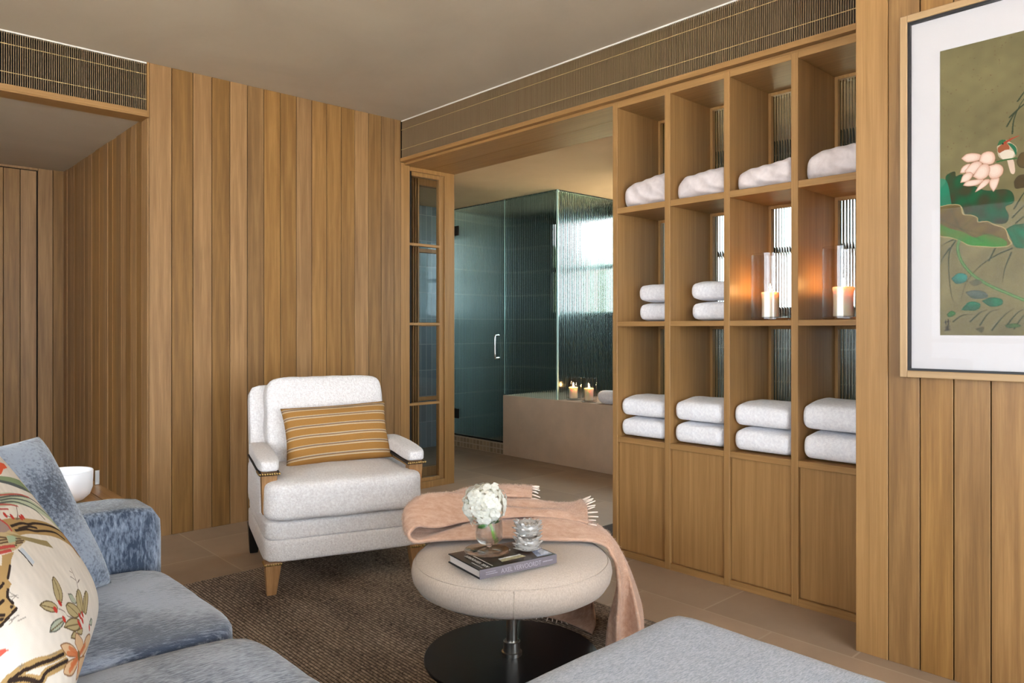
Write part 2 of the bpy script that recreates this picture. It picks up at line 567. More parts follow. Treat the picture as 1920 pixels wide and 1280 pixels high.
class MB:
    """collects shapes; build() links them as ONE mesh object"""
    def __init__(self):
        self.b = bmesh.new()

    def box(self, x0, x1, y0, y1, z0, z1):
        vs = [self.b.verts.new(p) for p in ((x0, y0, z0), (x1, y0, z0), (x1, y1, z0), (x0, y1, z0), (x0, y0, z1), (x1, y0, z1), (x1, y1, z1), (x0, y1, z1))]
        for f in ((3, 2, 1, 0), (4, 5, 6, 7), (0, 1, 5, 4), (1, 2, 6, 5), (2, 3, 7, 6), (3, 0, 4, 7)):
            self.b.faces.new([vs[i] for i in f])
        return self

    def hexa(self, pts):
        vs = [self.b.verts.new(p) for p in pts]
        for f in ((3, 2, 1, 0), (4, 5, 6, 7), (0, 1, 5, 4), (1, 2, 6, 5), (2, 3, 7, 6), (3, 0, 4, 7)):
            self.b.faces.new([vs[i] for i in f])
        return self

    def lathe(self, prof, seg=48, c=(0, 0, 0), wave=None):
        rings = []
        for k, (r, z) in enumerate(prof):
            if r < 1e-6:
                rings.append([self.b.verts.new((c[0], c[1], c[2] + z))])
            else:
                ring = []
                for i in range(seg):
                    a = 2 * math.pi * i / seg
                    rr = r * (1 + (wave(a, k) if wave else 0))
                    ring.append(self.b.verts.new((c[0] + rr * math.cos(a), c[1] + rr * math.sin(a), c[2] + z)))
                rings.append(ring)
        for A, B in zip(rings, rings[1:]):
            for i in range(seg):
                j = (i + 1) % seg
                if len(A) == 1 and len(B) == 1:
                    continue
                if len(A) == 1:
                    self.b.faces.new((A[0], B[j], B[i]))
                elif len(B) == 1:
                    self.b.faces.new((A[i], A[j], B[0]))
                else:
                    self.b.faces.new((A[i], A[j], B[j], B[i]))
        return self

    def tube(self, pts, rad, seg=10, cap=True):
        pts = [Vector(p) for p in pts]
        rs = rad if isinstance(rad, (list, tuple)) else [rad] * len(pts)
        rings = []
        up = Vector((0, 0, 1))
        prev = None
        for i, p in enumerate(pts):
            t = (pts[min(i + 1, len(pts) - 1)] - pts[max(i - 1, 0)]).normalized()
            if prev is None:
                a = t.cross(up)
                if a.length < 1e-3:
                    a = t.cross(Vector((1, 0, 0)))
            else:
                a = prev - t * prev.dot(t)
            a.normalize()
            prev = a
            b = t.cross(a)
            rings.append([self.b.verts.new(p + (a * math.cos(2 * math.pi * k / seg) + b * math.sin(2 * math.pi * k / seg)) * rs[i]) for k in range(seg)])
        for A, B in zip(rings, rings[1:]):
            for k in range(seg):
                j = (k + 1) % seg
                self.b.faces.new((A[k], A[j], B[j], B[k]))
        if cap:
            self.b.faces.new(rings[0][::-1])
            self.b.faces.new(rings[-1])
        return self

    def grid(self, P, flip=False):
        """P[i][j] points"""
        vs = [[self.b.verts.new(p) for p in row] for row in P]
        for i in range(len(vs) - 1):
            for j in range(len(vs[0]) - 1):
                q = (vs[i][j], vs[i + 1][j], vs[i + 1][j + 1], vs[i][j + 1])
                self.b.faces.new(q[::-1] if flip else q)
        return vs

    def puffy(self, c, size, e=5.0, n=14, crown=(0, 0, 0), noise=0.0, seed=0, mat=None):
        """rounded soft block: centre, full size, roundness exponent, outward crown on each axis"""
        bm = bmesh.new()
        bmesh.ops.create_cube(bm, size=2.0)
        bmesh.ops.subdivide_edges(bm, edges=bm.edges[:], cuts=n, use_grid_fill=True)
        rs = np.random.default_rng(seed)
        ph = rs.uniform(0, 6.28, 9)
        mp = {}
        for v in bm.verts:
            x, y, z = v.co
            mx = max(abs(x), abs(y), abs(z))
            s = mx / ((abs(x) ** e + abs(y) ** e + abs(z) ** e) ** (1 / e))
            x, y, z = x * s, y * s, z * s
            X = x * (1 + crown[0] * (1 - y * y) * (1 - z * z))
            Y = y * (1 + crown[1] * (1 - x * x) * (1 - z * z))
            Z = z * (1 + crown[2] * (1 - x * x) * (1 - y * y))
            p = Vector((X * size[0] / 2, Y * size[1] / 2, Z * size[2] / 2))
            if noise:
                q = p * 22
                k = math.sin(q.x * 1.1 + q.y * 0.7 + ph[0]) + math.sin(q.y * 1.3 - q.z * 1.6 + ph[1]) + math.sin(q.z * 1.9 + q.x * 0.9 + ph[2])
                k += 0.5 * (math.sin(q.x * 2.7 + ph[3]) + math.sin(q.y * 2.9 + q.z * 1.1 + ph[4]))
                p += Vector((x, y, z)).normalized() * noise * k * 0.4
            if mat:
                p = mat @ p
            mp[v] = self.b.verts.new(p + Vector(c))
        for f in bm.faces:
            self.b.faces.new([mp[v] for v in f.verts])
        bm.free()
        return self

    def slab(self, c, size, r, re, seed=0, wob=0.003, lean=0.0):
        """folded towel: flat slab, bull-nosed front and back (radius r), softly rounded ends (re)"""
        rs = np.random.default_rng(seed)
        ph = rs.uniform(0, 6.28, 8)
        L, W, H = size[0] / 2, size[1] / 2, size[2] / 2
        n, m = 48, 40
        rows = []
        for j in range(m + 1):
            s = j / m
            y = -W + 2 * W * (0.5 - 0.5 * math.cos(math.pi * s)) 
            d = min(W - abs(y), re)
            ins = re * (1 - math.sqrt(max(0, 1 - (1 - d / re) ** 2)))
            row = []
            for k in range(n):
                t = 2 * math.pi * k / n
                cx, cz = math.cos(t), math.sin(t)
                hx, hz, rr = L - ins, H - ins * 0.9, max(0.002, r - ins)
                hx, hz = max(hx, 0.004), max(hz, 0.002)
                rr = min(rr, hz, hx)
                x = math.copysign(hx - rr, cx) * min(1, abs(cx) * 1.6) + rr * cx
                z = math.copysign(hz - rr, cz) * min(1, abs(cz) * 6) + rr * cz
                q = wob * (math.sin(26 * x + 17 * y + ph[0]) + 0.7 * math.sin(41 * y - 13 * x + ph[1]) + 0.5 * math.sin(60 * x + ph[2] + 30 * y))
                z += q * (0.6 if cz > -0.6 else 0) * max(0, 1 - ins / re)
                x += 0.5 * wob * math.sin(38 * y + ph[3]) * cx
                z += lean * (x + L) * (0.5 + z / (2 * H))
                row.append((c[0] + x, c[1] + y, c[2] + H + z))
            row.append(row[0])
            rows.append(row)
        vs = self.grid(rows)
        self.b.faces.new(vs[0][:-1])
        self.b.faces.new(vs[-1][:-1][::-1])
        bmesh.ops.remove_doubles(self.b, verts=self.b.verts[:], dist=1e-6)
        return self

    def build(self, name, mat, parent=None, smooth=False, bevel=0.0, seg=2, local=False, solid=0.0, sub=0, angle=0.6):
        bmesh.ops.recalc_face_normals(self.b, faces=self.b.faces[:])
        me = bpy.data.meshes.new(name)
        self.b.to_mesh(me)
        self.b.free()
        me.materials.append(mat)
        return self._link(me, name, parent, smooth, bevel, seg, local, solid, sub, angle)

    @staticmethod
    def _link(me, name, parent, smooth, bevel, seg, local, solid, sub, angle):
        if smooth:
            me.polygons.foreach_set('use_smooth', [True] * len(me.polygons))
            if smooth == 'auto':
                me.set_sharp_from_angle(angle=angle)
        o = bpy.data.objects.new(name, me)
        COL.objects.link(o)
        if parent is not None:
            o.parent = parent
            if not local:
                off = Vector((0, 0, 0))
                q = parent
                while q is not None:
                    off += q.location
                    q = q.parent
                me.transform(Matrix.Translation(-off))
        if solid:
            s = o.modifiers.new('solid', 'SOLIDIFY')
            s.thickness = solid
            s.offset = 0
        if bevel:
            v = o.modifiers.new('bevel', 'BEVEL')
            v.width = bevel
            v.segments = seg
            v.limit_method = 'ANGLE'
            v.angle_limit = 0.6
        if sub:
            v = o.modifiers.new('sub', 'SUBSURF')
            v.levels = v.render_levels = sub
        return o


def box(name, x0, x1, y0, y1, z0, z1, mat, parent=None, bevel=0.0, **k):
    return MB().box(x0, x1, y0, y1, z0, z1).build(name, mat, parent, bevel=bevel, **k)


def struct(o):
    o['kind'] = 'structure'
    return o


def copy_tree(o, parent=None):
    c = o.copy()
    COL.objects.link(c)
    c.parent = parent
    for ch in list(o.children):
        copy_tree(ch, c)
    return c


def catmull(P, k):
    """dense points along a polyline of numpy points"""
    P = np.asarray(P, float)
    Q = np.vstack([2 * P[0] - P[1], P, 2 * P[-1] - P[-2]])
    out = []
    for i in range(len(P) - 1):
        a, b, c, d = Q[i:i + 4]
        for t in np.linspace(0, 1, k, endpoint=False):
            out.append(0.5 * ((2 * b) + (c - a) * t + (2 * a - 5 * b + 4 * c - d) * t * t + (3 * b - a - 3 * c + d) * t ** 3))
    out.append(P[-1])
    return np.array(out)


class Canvas:
    """a flat printed or painted pattern evaluated at the points of a mesh"""
    def __init__(self, uv, base):
        self.uv = np.asarray(uv, float)
        self.c = np.tile(np.array(base, float), (len(uv), 1))

    def _put(self, m, col, a):
        self.c[m] = self.c[m] * (1 - a) + np.array(col, float) * a

    def poly(self, P, col, a=1.0, curve=0):
        P = np.asarray(P, float)
        if curve:
            P = catmull(np.vstack([P, P[:1]]), curve)[:-1]
        x, y = self.uv[:, 0], self.uv[:, 1]
        bb = (x >= P[:, 0].min()) & (x <= P[:, 0].max()) & (y >= P[:, 1].min()) & (y <= P[:, 1].max())
        i = np.nonzero(bb)[0]
        if not len(i):
            return i
        xs, ys = x[i], y[i]
        ins = np.zeros(len(i), bool)
        for (x0, y0), (x1, y1) in zip(P, np.roll(P, -1, 0)):
            if y0 == y1:
                continue
            c = ((y0 > ys) != (y1 > ys)) & (xs < (x1 - x0) * (ys - y0) / (y1 - y0) + x0)
            ins ^= c
        i = i[ins]
        self._put(i, col, a)
        return i

    def stroke(self, P, w, col, a=1.0, curve=6, taper=False):
        P = np.asarray(P, float)
        if curve and len(P) > 2:
            P = catmull(P, curve)
        n = len(P) - 1
        for k in range(n):
            p, q = P[k], P[k + 1]
            ww = w * (1 - 0.8 * k / n) if taper else w
            lo, hi = np.minimum(p, q) - ww, np.maximum(p, q) + ww
            m = np.nonzero(((self.uv >= lo) & (self.uv <= hi)).all(1))[0]
            if not len(m):
                continue
            d = q - p
            L = max(d @ d, 1e-12)
            t = np.clip(((self.uv[m] - p) @ d) / L, 0, 1)
            r = np.linalg.norm(self.uv[m] - p - t[:, None] * d, axis=1)
            self._put(m[r < ww / 2], col, a)

    def disc(self, c, r, col, a=1.0):
        m = np.linalg.norm(self.uv - np.array(c), axis=1) < r
        self._put(m, col, a)

    def mottle(self, amp, freq, seed=0):
        rs = np.random.default_rng(seed)
        k = np.zeros(len(self.uv))
        for _ in range(14):
            f = rs.normal(0, freq, 2)
            k += np.sin(self.uv @ f + rs.uniform(0, 6.28))
        self.c *= (1 + amp * k / 4)[:, None]

    def apply(self, me):
        c = np.clip(self.c / 255.0, 0, 1)
        c = np.where(c <= 0.04045, c / 12.92, ((c + 0.055) / 1.055) ** 2.4)
        at = me.attributes.new('print', 'FLOAT_COLOR', 'POINT')
        full = np.ones((len(c), 4), np.float32)
        full[:, :3] = c
        at.data.foreach_set('color', full.ravel())


def grid_mesh(name, P, nu, nv):
    """mesh from a flat array of nu*nv points (u fastest)"""
    me = bpy.data.meshes.new(name)
    f = []
    for j in range(nv - 1):
        for i in range(nu - 1):
            a = j * nu + i
            f.append((a, a + 1, a + nu + 1, a + nu))
    me.from_pydata([tuple(p) for p in P], [], f)
    me.update()
    return me


def pillow_points(n, T, c, p):
    u = np.linspace(-1, 1, n)
    U, V = np.meshgrid(u, u)
    x = U * (1 - c * (1 - V ** 2))
    y = V * (1 - c * (1 - U ** 2))
    t = T * np.clip((1 - U ** 4) * (1 - V ** 4), 0, None) ** p
    return U.ravel(), V.ravel(), x.ravel(), y.ravel(), t.ravel()


def make_pillow(name, n, hx, hy, T, c, mat, p=0.5, noise=0.0):
    """two puffed faces meeting at the seam; UV runs over the front face. Returns object and front grid"""
    U, V, x, y, t = pillow_points(n, T, c, p)
    if noise:
        t = t + noise * np.clip(1 - np.maximum(abs(U), abs(V)), 0, 1) * (np.sin(U * 5 + V * 3) + np.sin(V * 7 - U * 2))
    N = n * n
    edge = (np.abs(U) > 0.9999) | (np.abs(V) > 0.9999)
    inn = np.nonzero(~edge)[0]
    P = np.concatenate([np.stack([x * hx, y * hy, t], 1), np.stack([x * hx, y * hy, -t], 1)[inn]])
    idx = np.concatenate([np.arange(N), np.arange(N)])
    idx[N + inn] = N + np.arange(len(inn))
    f = []
    for j in range(n - 1):
        for i in range(n - 1):
            a = j * n + i
            f.append((a, a + 1, a + n + 1, a + n))
            f.append(tuple(int(idx[N + k]) for k in (a + n, a + n + 1, a + 1, a)))
    me = bpy.data.meshes.new(name)
    me.from_pydata([tuple(q) for q in P], [], f)
    uvl = me.uv_layers.new(name='UVMap')
    UV = np.concatenate([np.stack([U, V], 1), np.stack([U, V], 1)[inn]]) * 0.5 + 0.5
    li = np.zeros(len(me.loops), np.int32)
    me.loops.foreach_get('vertex_index', li)
    uvl.data.foreach_set('uv', UV[li].astype(np.float32).ravel())
    me.materials.append(mat)
    me.polygons.foreach_set('use_smooth', [True] * len(me.polygons))
    o = bpy.data.objects.new(name, me)
    COL.objects.link(o)
    return o, np.concatenate([np.stack([U, V], 1), np.full((len(inn), 2), 9.0)]), N

# ------------------------------------------------------------------ the setting
XW, YB, XR = 2.825, 4.139, 2.585       # shelf wall, back wall, panelled wall right
X1, YF = 1.242, 6.027                  # alcove side wall, alcove back wall
HC, HA, HB = 2.50, 2.222, 2.245        # ceilings: lounge, alcove, bath
XE, YN = 5.25, 5.58                    # bath: window wall, far tiled wall


def boards(mb, axis, a0, a1, w, plane, depth, z0, z1, gap=0.0036, jit=0.0, edges=None, seed=1):
    """vertical boards side by side along an axis; front face at plane, body going to plane+depth"""
    rs = random.Random(seed)
    if edges is None:
        n = max(1, round((a1 - a0) / w))
        edges = [a0 + (a1 - a0) * i / n for i in range(n + 1)]
    for p, q in zip(edges, edges[1:]):
        j = rs.uniform(0, jit)
        lo, hi = sorted((plane - j * (1 if depth > 0 else -1), plane + depth))
        if axis == 'X':
            mb.box(p + gap / 2, q - gap / 2, lo, hi, z0, z1)
        else:
            mb.box(lo, hi, p + gap / 2, q - gap / 2, z0, z1)
    return mb


struct(box('floor', -2.6, 5.6, -2.9, 6.4, -0.12, 0.0, M['floor']))

# lounge ceiling and its lower neighbours
struct(box('ceiling', -2.6, XE + 0.3, -2.9, YF + 0.3, HC, HC + 0.12, M['ceiling']))
struct(box('ceiling_alcove', -2.6, X1 + 0.02, YB + 0.06, YF + 0.02, HA, HA + 0.12, M['ceiling']))
struct(MB().box(3.295, XE + 0.1, 0.3, YN + 0.1, HB, HB + 0.12).box(2.955, 3.295, YB + 0.105, YN + 0.1, HB, HB + 0.12).build('ceiling_bath', M['ceiling_bath']))

# back wall: oak boards from the alcove corner to the shelf wall
ed = [1.242, 1.355, 1.466, 1.568, 1.669, 1.77, 1.869, 1.971, 2.072, 2.173, 2.273, 2.375, 2.472, 2.574, 2.671, 2.771, XW]
wb = boards(MB(), 'X', 0, 0, 0, YB, 0.02, 0.0, HC, edges=ed).build('wall_back', M['oak_wall'], bevel=0.0012, seg=1)
struct(wb)
box('backing', X1 + 0.02, XW + 0.1, YB + 0.02, YB + 0.05, 0, HC, M['gap'], wb, local=True)

# alcove: side wall of stepped boards, back wall with a hidden door, header with a grille above it
ws = boards(MB(), 'Y', YB + 0.022, YF, 0.094, X1, 0.02, 0.0, HA, gap=0.001, jit=0.006, seed=5).build('wall_alcove_side', M['oak_wall'], bevel=0.001, seg=1)
struct(ws)
box('backing', X1 + 0.02, X1 + 0.05, YB + 0.06, YF + 0.05, 0, HC, M['gap'], ws, local=True)
wa = boards(MB(), 'X', 1.079, X1 + 0.02, 0.09, YF, 0.02, 0.0, HA).box(-2.6, 1.079, YF, YF + 0.02, 2.206, HA).build('wall_alcove_back', M['oak_wall'], bevel=0.001, seg=1)
struct(wa)
box('backing', -2.6, X1 + 0.05, YF + 0.025, YF + 0.05, 0, HC, M['gap'], wa, local=True)
dr = boards(MB(), 'X', 0.20, 1.073, 0.0975, YF + 0.001, 0.019, 0.004, 2.200, seed=3).build('door_1', M['oak_wall'], bevel=0.001, seg=1)
struct(dr)
wn_ = boards(MB(), 'X', -2.2, -0.45, 0.1, YB, 0.02, 0.0, 2.2115, seed=14).build('wall_added_back_left', M['oak_wall'], bevel=0.0012, seg=1)  # unseen wall stub, added with the end wall to darken the alcove
struct(wn_)
box('backing', -2.2, -0.45, YB + 0.021, YB + 0.05, 0, 2.2115, M['gap'], wn_, local=True)
struct(boards(MB(), 'Y', YB + 0.055, YF, 0.098, -0.45, -0.02, 0.0, HA, seed=15).build('wall_added_alcove_end', M['oak_wall'], bevel=0.001, seg=1))  # unseen closing wall, added to keep daylight out of the alcove
struct(boards(MB(), 'X', -2.6, 0.197, 0.0975, YF, 0.02, 0.0, 2.206, seed=4).build('wall_alcove_left', M['oak_wall'], bevel=0.001, seg=1))
hd = box('trim_1', -2.6, X1 - 0.012, YB - 0.004, YB + 0.058, 2.221, 2.247, M['oak_x'], bevel=0.0015, seg=1)
struct(hd)
box('lintel_board', -2.6, X1 - 0.002, YB - 0.003, YB + 0.122, 2.212, 2.2208, M['oak_x'], hd, local=True)
box('end_post', X1 - 0.012, X1 - 0.001, YB - 0.002, YB + 0.03, 2.221, HC, M['oak'], hd, local=True)
struct(box('wall_header_alcove', -2.6, X1, YB + 0.06, YB + 0.09, 2.247, HC, M['gap']))


def grille(name, label, axis, a0, a1, plane, z0, z1, sgn):
    """ventilation grille: one sheet of thin vertical slats, two thin cross wires, dark duct behind, white bead above"""
    t = thing(name, label, 'ventilation grille', ((a0 + a1) / 2, plane, z0) if axis == 'X' else (plane, (a0 + a1) / 2, z0))

    def bx(mb, p, q, d0, d1, z0_, z1_):
        lo, hi = sorted((plane + sgn * d0, plane + sgn * d1))
        return mb.box(p, q, lo, hi, z0_, z1_) if axis == 'X' else mb.box(lo, hi, p, q, z0_, z1_)
    mb = MB()
    n = int((a1 - a0) / 0.0092)
    for i in range(n):
        c = a0 + (i + 0.5) * (a1 - a0) / n
        bx(mb, c - 0.0014, c + 0.0014, 0.002, 0.010, z0, z1 - 0.008)
    mb.build('slats', M['slat'], t)
    h = z1 - z0
    for f in (0.22, 0.74):
        bx(MB(), a0, a1, 0.0, 0.002, z0 + h * f, z0 + h * f + 0.003).build('cross_wire', M['wire'], t)
    bx(MB(), a0, a1, 0.045, 0.055, z0, z1 - 0.001).build('duct_back', M['gap'], t)
    bx(MB(), a0, a1, 0.0, 0.012, z1 - 0.008, z1 - 0.001).build('ceiling_bead', M['white'], t)
    return t


grille('ventilation_grille', 'shorter slatted ventilation grille over the alcove, left of the boarded wall', 'X', -2.6, X1 - 0.013, YB + 0.001, 2.247, HC, 1)
grille('ventilation_grille', 'long slatted ventilation grille along the ceiling above the towel shelves and doorway', 'Y', 1.055, YB - 0.002, XW + 0.001, 2.246, HC, 1)

# shelf wall: trim under the grille, oak soffit of the opening, stile at the corner
struct(box('trim_2', XW - 0.006, XW + 0.03, 1.055, YB + 0.001, 2.221, 2.246, M['oak_y'], bevel=0.0015, seg=1))
sf = struct(MB().box(XW + 0.03, 3.06, 1.055, YB + 0.10, 2.206, 2.23).box(3.062, 3.292, 1.055, YB + 0.10, 2.206, 2.23).build('trim_3', M['oak_y'], bevel=0.001, seg=1))
struct(box('wall_header_shelf', XW + 0.058, 3.29, 1.055, YB + 0.1, 2.246, HC - 0.001, M['gap']))
struct(box('trim_4', XW + 0.001, 2.893, YB + 0.0, YB + 0.06, 0, 2.22, M['oak'], bevel=0.0015, seg=1))

# glazed oak side light closing the left of the opening (window_1): two frames deep, four panes each
w1 = struct(thing('window_1', None, None, (3.09, 4.16, 0)))
Y0 = 4.150
mf = MB()
mf.box(2.893, 2.905, Y0, Y0 + 0.06, 0, 2.206)
mf.box(3.205, 3.290, Y0, Y0 + 0.10, 0, 2.206)
mf.box(2.905, 3.205, Y0, Y0 + 0.06, 0, 0.045)
mf.box(2.905, 3.205, Y0, Y0 + 0.06, 2.178, 2.206)
fr1 = mf.build('window_frame', M['oak'], w1, bevel=0.002, seg=1)
ms = MB()
ms.box(3.165, 3.204, Y0 + 0.012, Y0 + 0.05, 0.045, 2.178)
ms.box(2.905, 3.165, Y0 + 0.012, Y0 + 0.05, 2.150, 2.178)
ms.box(2.905, 3.165, Y0 + 0.012, Y0 + 0.05, 0.045, 0.07)
ms.build('sash', M['oak'], w1, bevel=0.002, seg=1)
for z in (0.586, 1.136, 1.681):
    box('muntin', 2.905, 3.166, Y0 + 0.008, Y0 + 0.04, z - 0.009, z + 0.009, M['oak_x'], w1, bevel=0.0015, seg=1)
for a, b in ((0.07, 0.577), (0.595, 1.127), (1.145, 1.672), (1.69, 2.15)):
    box('pane', 2.905, 3.165, Y0 + 0.028, Y0 + 0.032, a, b, M['sidelight'], w1)
# the second glazed leaf a hand's breadth behind, with its stack of stiles
Y2 = 4.44
m2 = MB()
for x0, x1 in ((3.124, 3.131), (3.144, 3.151), (3.164, 3.178)):
    m2.box(x0, x1, Y2 - 0.02, Y2 + 0.03, 0, HB - 0.04)
m2.box(3.05, 3.46, Y2, Y2 + 0.05, 2.16, HB - 0.005)
m2.box(3.46, 3.52, Y2, Y2 + 0.05, 0, 2.16)
m2.box(3.168, 3.46, Y2, Y2 + 0.05, 0.0, 0.08)
for z in (0.586, 1.136, 1.681):
    m2.box(3.168, 3.46, Y2, Y2 + 0.04, z - 0.014, z + 0.014)
m2.build('rear_leaf', M['oak'], w1, bevel=0.001, seg=1)
box('door_pocket', 2.955, 3.17, Y2 + 0.07, Y2 + 0.09, 0, HB - 0.005, M['hinge'], w1)
box('rear_pane', 3.168, 3.46, Y2 + 0.018, Y2 + 0.022, 0.08, 2.16, M['sidelight'], w1)
struct(box('wall_bath_side', 2.80, 2.95, YB + 0.11, YN + 0.05, 0, HC, M['oak']))

# panelled wall on the right, standing forward of the shelves, with its plain oak corner post
er = [-2.9 + 0.1 * i for i in range(0)] or None
edge_r = [0.948, 0.85, 0.753, 0.652]
while edge_r[-1] > -2.6:
    edge_r.append(edge_r[-1] - 0.1)
wr = boards(MB(), 'Y', 0, 0, 0, XR, 0.02, 0.0, HC, edges=edge_r[::-1], seed=9).build('wall_right', M['oak_wall'], bevel=0.0012, seg=1)
struct(wr)
box('backing', XR + 0.022, XR + 0.05, -2.7, 0.95, 0, HC, M['gap'], wr, local=True)
struct(box('trim_5', XR - 0.002, XW + 0.04, 0.9485, 1.052, 0, HC, M['oak'], bevel=0.0015, seg=1))

# the unseen sides of the lounge: glazed garden doors behind the camera and along the left
wl = struct(MB().box(-2.32, -2.2, -2.9, -1.0, 0, HC).box(-2.32, -2.2, 2.4, YF, 0, HC).box(-2.32, -2.2, -1.0, 2.4, 2.25, HC).build('wall_left', M['white']))
wq = struct(MB().box(-2.6, -2.0, -2.72, -2.6, 0, HC).box(2.3, XR + 0.3, -2.72, -2.6, 0, HC).box(-2.0, 2.3, -2.72, -2.6, 2.3, HC).build('wall_rear', M['white']))


def glazing(name, axis, a0, a1, plane, z0, z1, n, mid=None):
    t = struct(thing(name, None, None, ((a0 + a1) / 2, plane, z0) if axis == 'X' else (plane, (a0 + a1) / 2, z0)))

    def bx(mb, p, q, d, u, v):
        return mb.box(p, q, plane - d, plane + d, u, v) if axis == 'X' else mb.box(plane - d, plane + d, p, q, u, v)
    mb = MB()
    s = 0.03
    bx(mb, a0, a1, 0.025, z0, z0 + 2 * s)
    bx(mb, a0, a1, 0.025, z1 - 2 * s, z1)
    for i in range(n + 1):
        c = a0 + (a1 - a0) * i / n
        c = min(max(c, a0 + s), a1 - s)
        bx(mb, c - s, c + s, 0.024, z0 + 2 * s, z1 - 2 * s)
    if mid:
        bx(mb, a0, a1, 0.023, mid - 0.02, mid + 0.02)
    return t, mb, bx


t, mb, bx = glazing('window_2', 'X', -2.0, 2.3, -2.66, 0.0, 2.3, 4)
mb.build('window_frame', M['white'], t)
bx(MB(), -1.99, 2.29, 0.003, 0.01, 2.29).build('pane', M['pane'], t)
t, mb, bx = glazing('window_3', 'Y', -1.0, 2.4, -2.26, 0.0, 2.25, 4, mid=1.0)
mb.build('window_frame', M['white'], t)
bx(MB(), -0.99, 2.39, 0.003, 0.01, 2.24).build('pane', M['pane'], t)

# ------------------------------------------------------------------ bathroom beyond the opening
struct(box('wall_bath_back', 2.80, XE + 0.1, YN, YN + 0.08, 0, HB, M['tile']))
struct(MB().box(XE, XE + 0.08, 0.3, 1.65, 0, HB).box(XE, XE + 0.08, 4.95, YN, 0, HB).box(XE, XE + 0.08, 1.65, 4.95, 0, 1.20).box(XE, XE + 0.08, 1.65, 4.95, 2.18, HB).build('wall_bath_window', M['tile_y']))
struct(MB().box(3.26, 3.95, 0.3, 0.4, 0, HB).box(4.45, XE, 0.3, 0.4, 0, HB).box(3.95, 4.45, 0.3, 0.4, 0, 1.0).box(3.95, 4.45, 0.3, 0.4, 1.9, HB).build('wall_bath_near', M['tile']))
t, mb, bx = glazing('window_added', 'X', 3.95, 4.45, 0.35, 1.0, 1.9, 1)  # unseen window, added to brighten the bath and its far tiled wall
mb.build('window_frame', M['hinge'], t)
bx(MB(), 3.96, 4.44, 0.003, 1.01, 1.89).build('pane', M['pane'], t)
t, mb, bx = glazing('window_4', 'Y', 1.65, 4.95, XE + 0.04, 1.20, 2.18, 3, mid=1.675)
mb.build('window_frame', M['hinge'], t)
bx(MB(), 1.66, 4.94, 0.003, 1.21, 2.17).build('pane', M['bath_pane'], t)
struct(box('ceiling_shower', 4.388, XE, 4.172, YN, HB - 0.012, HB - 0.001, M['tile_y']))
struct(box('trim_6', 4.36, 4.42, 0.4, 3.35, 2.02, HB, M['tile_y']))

pl = thing('bath_ledge', 'long beige stone bath ledge below the candles, beyond the doorway', 'bath ledge', (4.352, 3.5, 0))
ml = MB()
ml.box(4.352, 4.66, 0.41, 4.805, 0, 0.522)
ml.box(4.66, XE - 0.004, 3.90, 4.805, 0, 0.522)
ml.box(4.66, XE - 0.004, 0.41, 1.9, 0, 0.522)
ml.box(5.12, XE - 0.004, 1.9, 3.90, 0, 0.522)
ml.build('stone_surround', M['stone'], pl, bevel=0.003, seg=2)
mt = MB()
mt.grid([[(4.66 + 0.46 * u, 1.9 + 2.0 * v, 0.515 - 0.42 * (1 - (2 * u - 1) ** 6) * (1 - (2 * v - 1) ** 10)) for v in [i / 30 for i in range(31)]] for u in [i / 16 for i in range(17)]])
mt.build('tub_basin', M['ceramic'], pl, smooth=True)
struct(box('trim_7', 4.352, 4.46, 4.805, YN, 0, 0.098, M['mosaic']))


def fluted(axis, a0, a1, plane, z0, z1, pitch, depth, thick, side):
    """glass slab with one ribbed face; side = +1/-1 tells which way the ribs point"""
    mb = MB()
    n = max(2, int(round((a1 - a0) / pitch)))
    k = 6
    prof = []
    for i in range(n * k + 1):
        a = a0 + (a1 - a0) * i / (n * k)
        ph = (i % k) / k
        prof.append((a, depth * abs(math.sin(math.pi * ph))))
    rib = [(a, plane + side * (thick / 2 + d)) for a, d in prof]
    flat = [(a0, plane - side * thick / 2), (a1, plane - side * thick / 2)]
    loop = rib + flat[::-1]

    def P(a, d, z):
        return (a, d, z) if axis == 'X' else (d, a, z)
    lo = [mb.b.verts.new(P(a, d, z0)) for a, d in loop]
    hi = [mb.b.verts.new(P(a, d, z1)) for a, d in loop]
    m = len(loop)
    for i in range(m):
        j = (i + 1) % m
        mb.b.faces.new((lo[i], lo[j], hi[j], hi[i]))
    mb.b.faces.new(lo[::-1])
    mb.b.faces.new(hi)
    return mb


sh = thing('shower_enclosure', 'green tinted ribbed glass shower enclosure with chrome door handle, beyond the doorway', 'shower enclosure', (4.372, 4.8, 0.098))
XG = 4.378
dd = fluted('Y', 4.812, 5.560, XG, 0.112, HB - 0.014, 0.022, 0.0022, 0.008, 1).build('door', M['green_glass'], sh, smooth='auto', angle=0.9)
fluted('Y', 4.178, 4.804, XG, 0.523, HB - 0.003, 0.022, 0.0022, 0.008, 1).build('fixed_panel', M['green_glass'], sh, smooth='auto', angle=0.9)
fluted('X', 4.388, XE - 0.002, 4.164, 0.523, HB - 0.014, 0.022, 0.0034, 0.008, 1).build('return_panel', M['frosted'], sh, smooth='auto', angle=0.9)
box('panel_edge', XG - 0.006, XG + 0.006, 4.164, 4.176, 0.523, HB - 0.003, M['glass_edge'], sh)
box('panel_edge', XG - 0.006, XG + 0.006, 4.8045, 4.8075, 0.53, HB - 0.003, M['glass_edge'], sh)
box('door_seal', XG - 0.006, XG + 0.006, 4.812, 5.56, 0.099, 0.112, M['hinge'], sh)
hp = [(XG - 0.008, 4.875, 1.045), (XG - 0.045, 4.875, 1.045), (XG - 0.056, 4.875, 1.03), (XG - 0.056, 4.875, 0.86), (XG - 0.045, 4.875, 0.845), (XG - 0.008, 4.875, 0.845)]
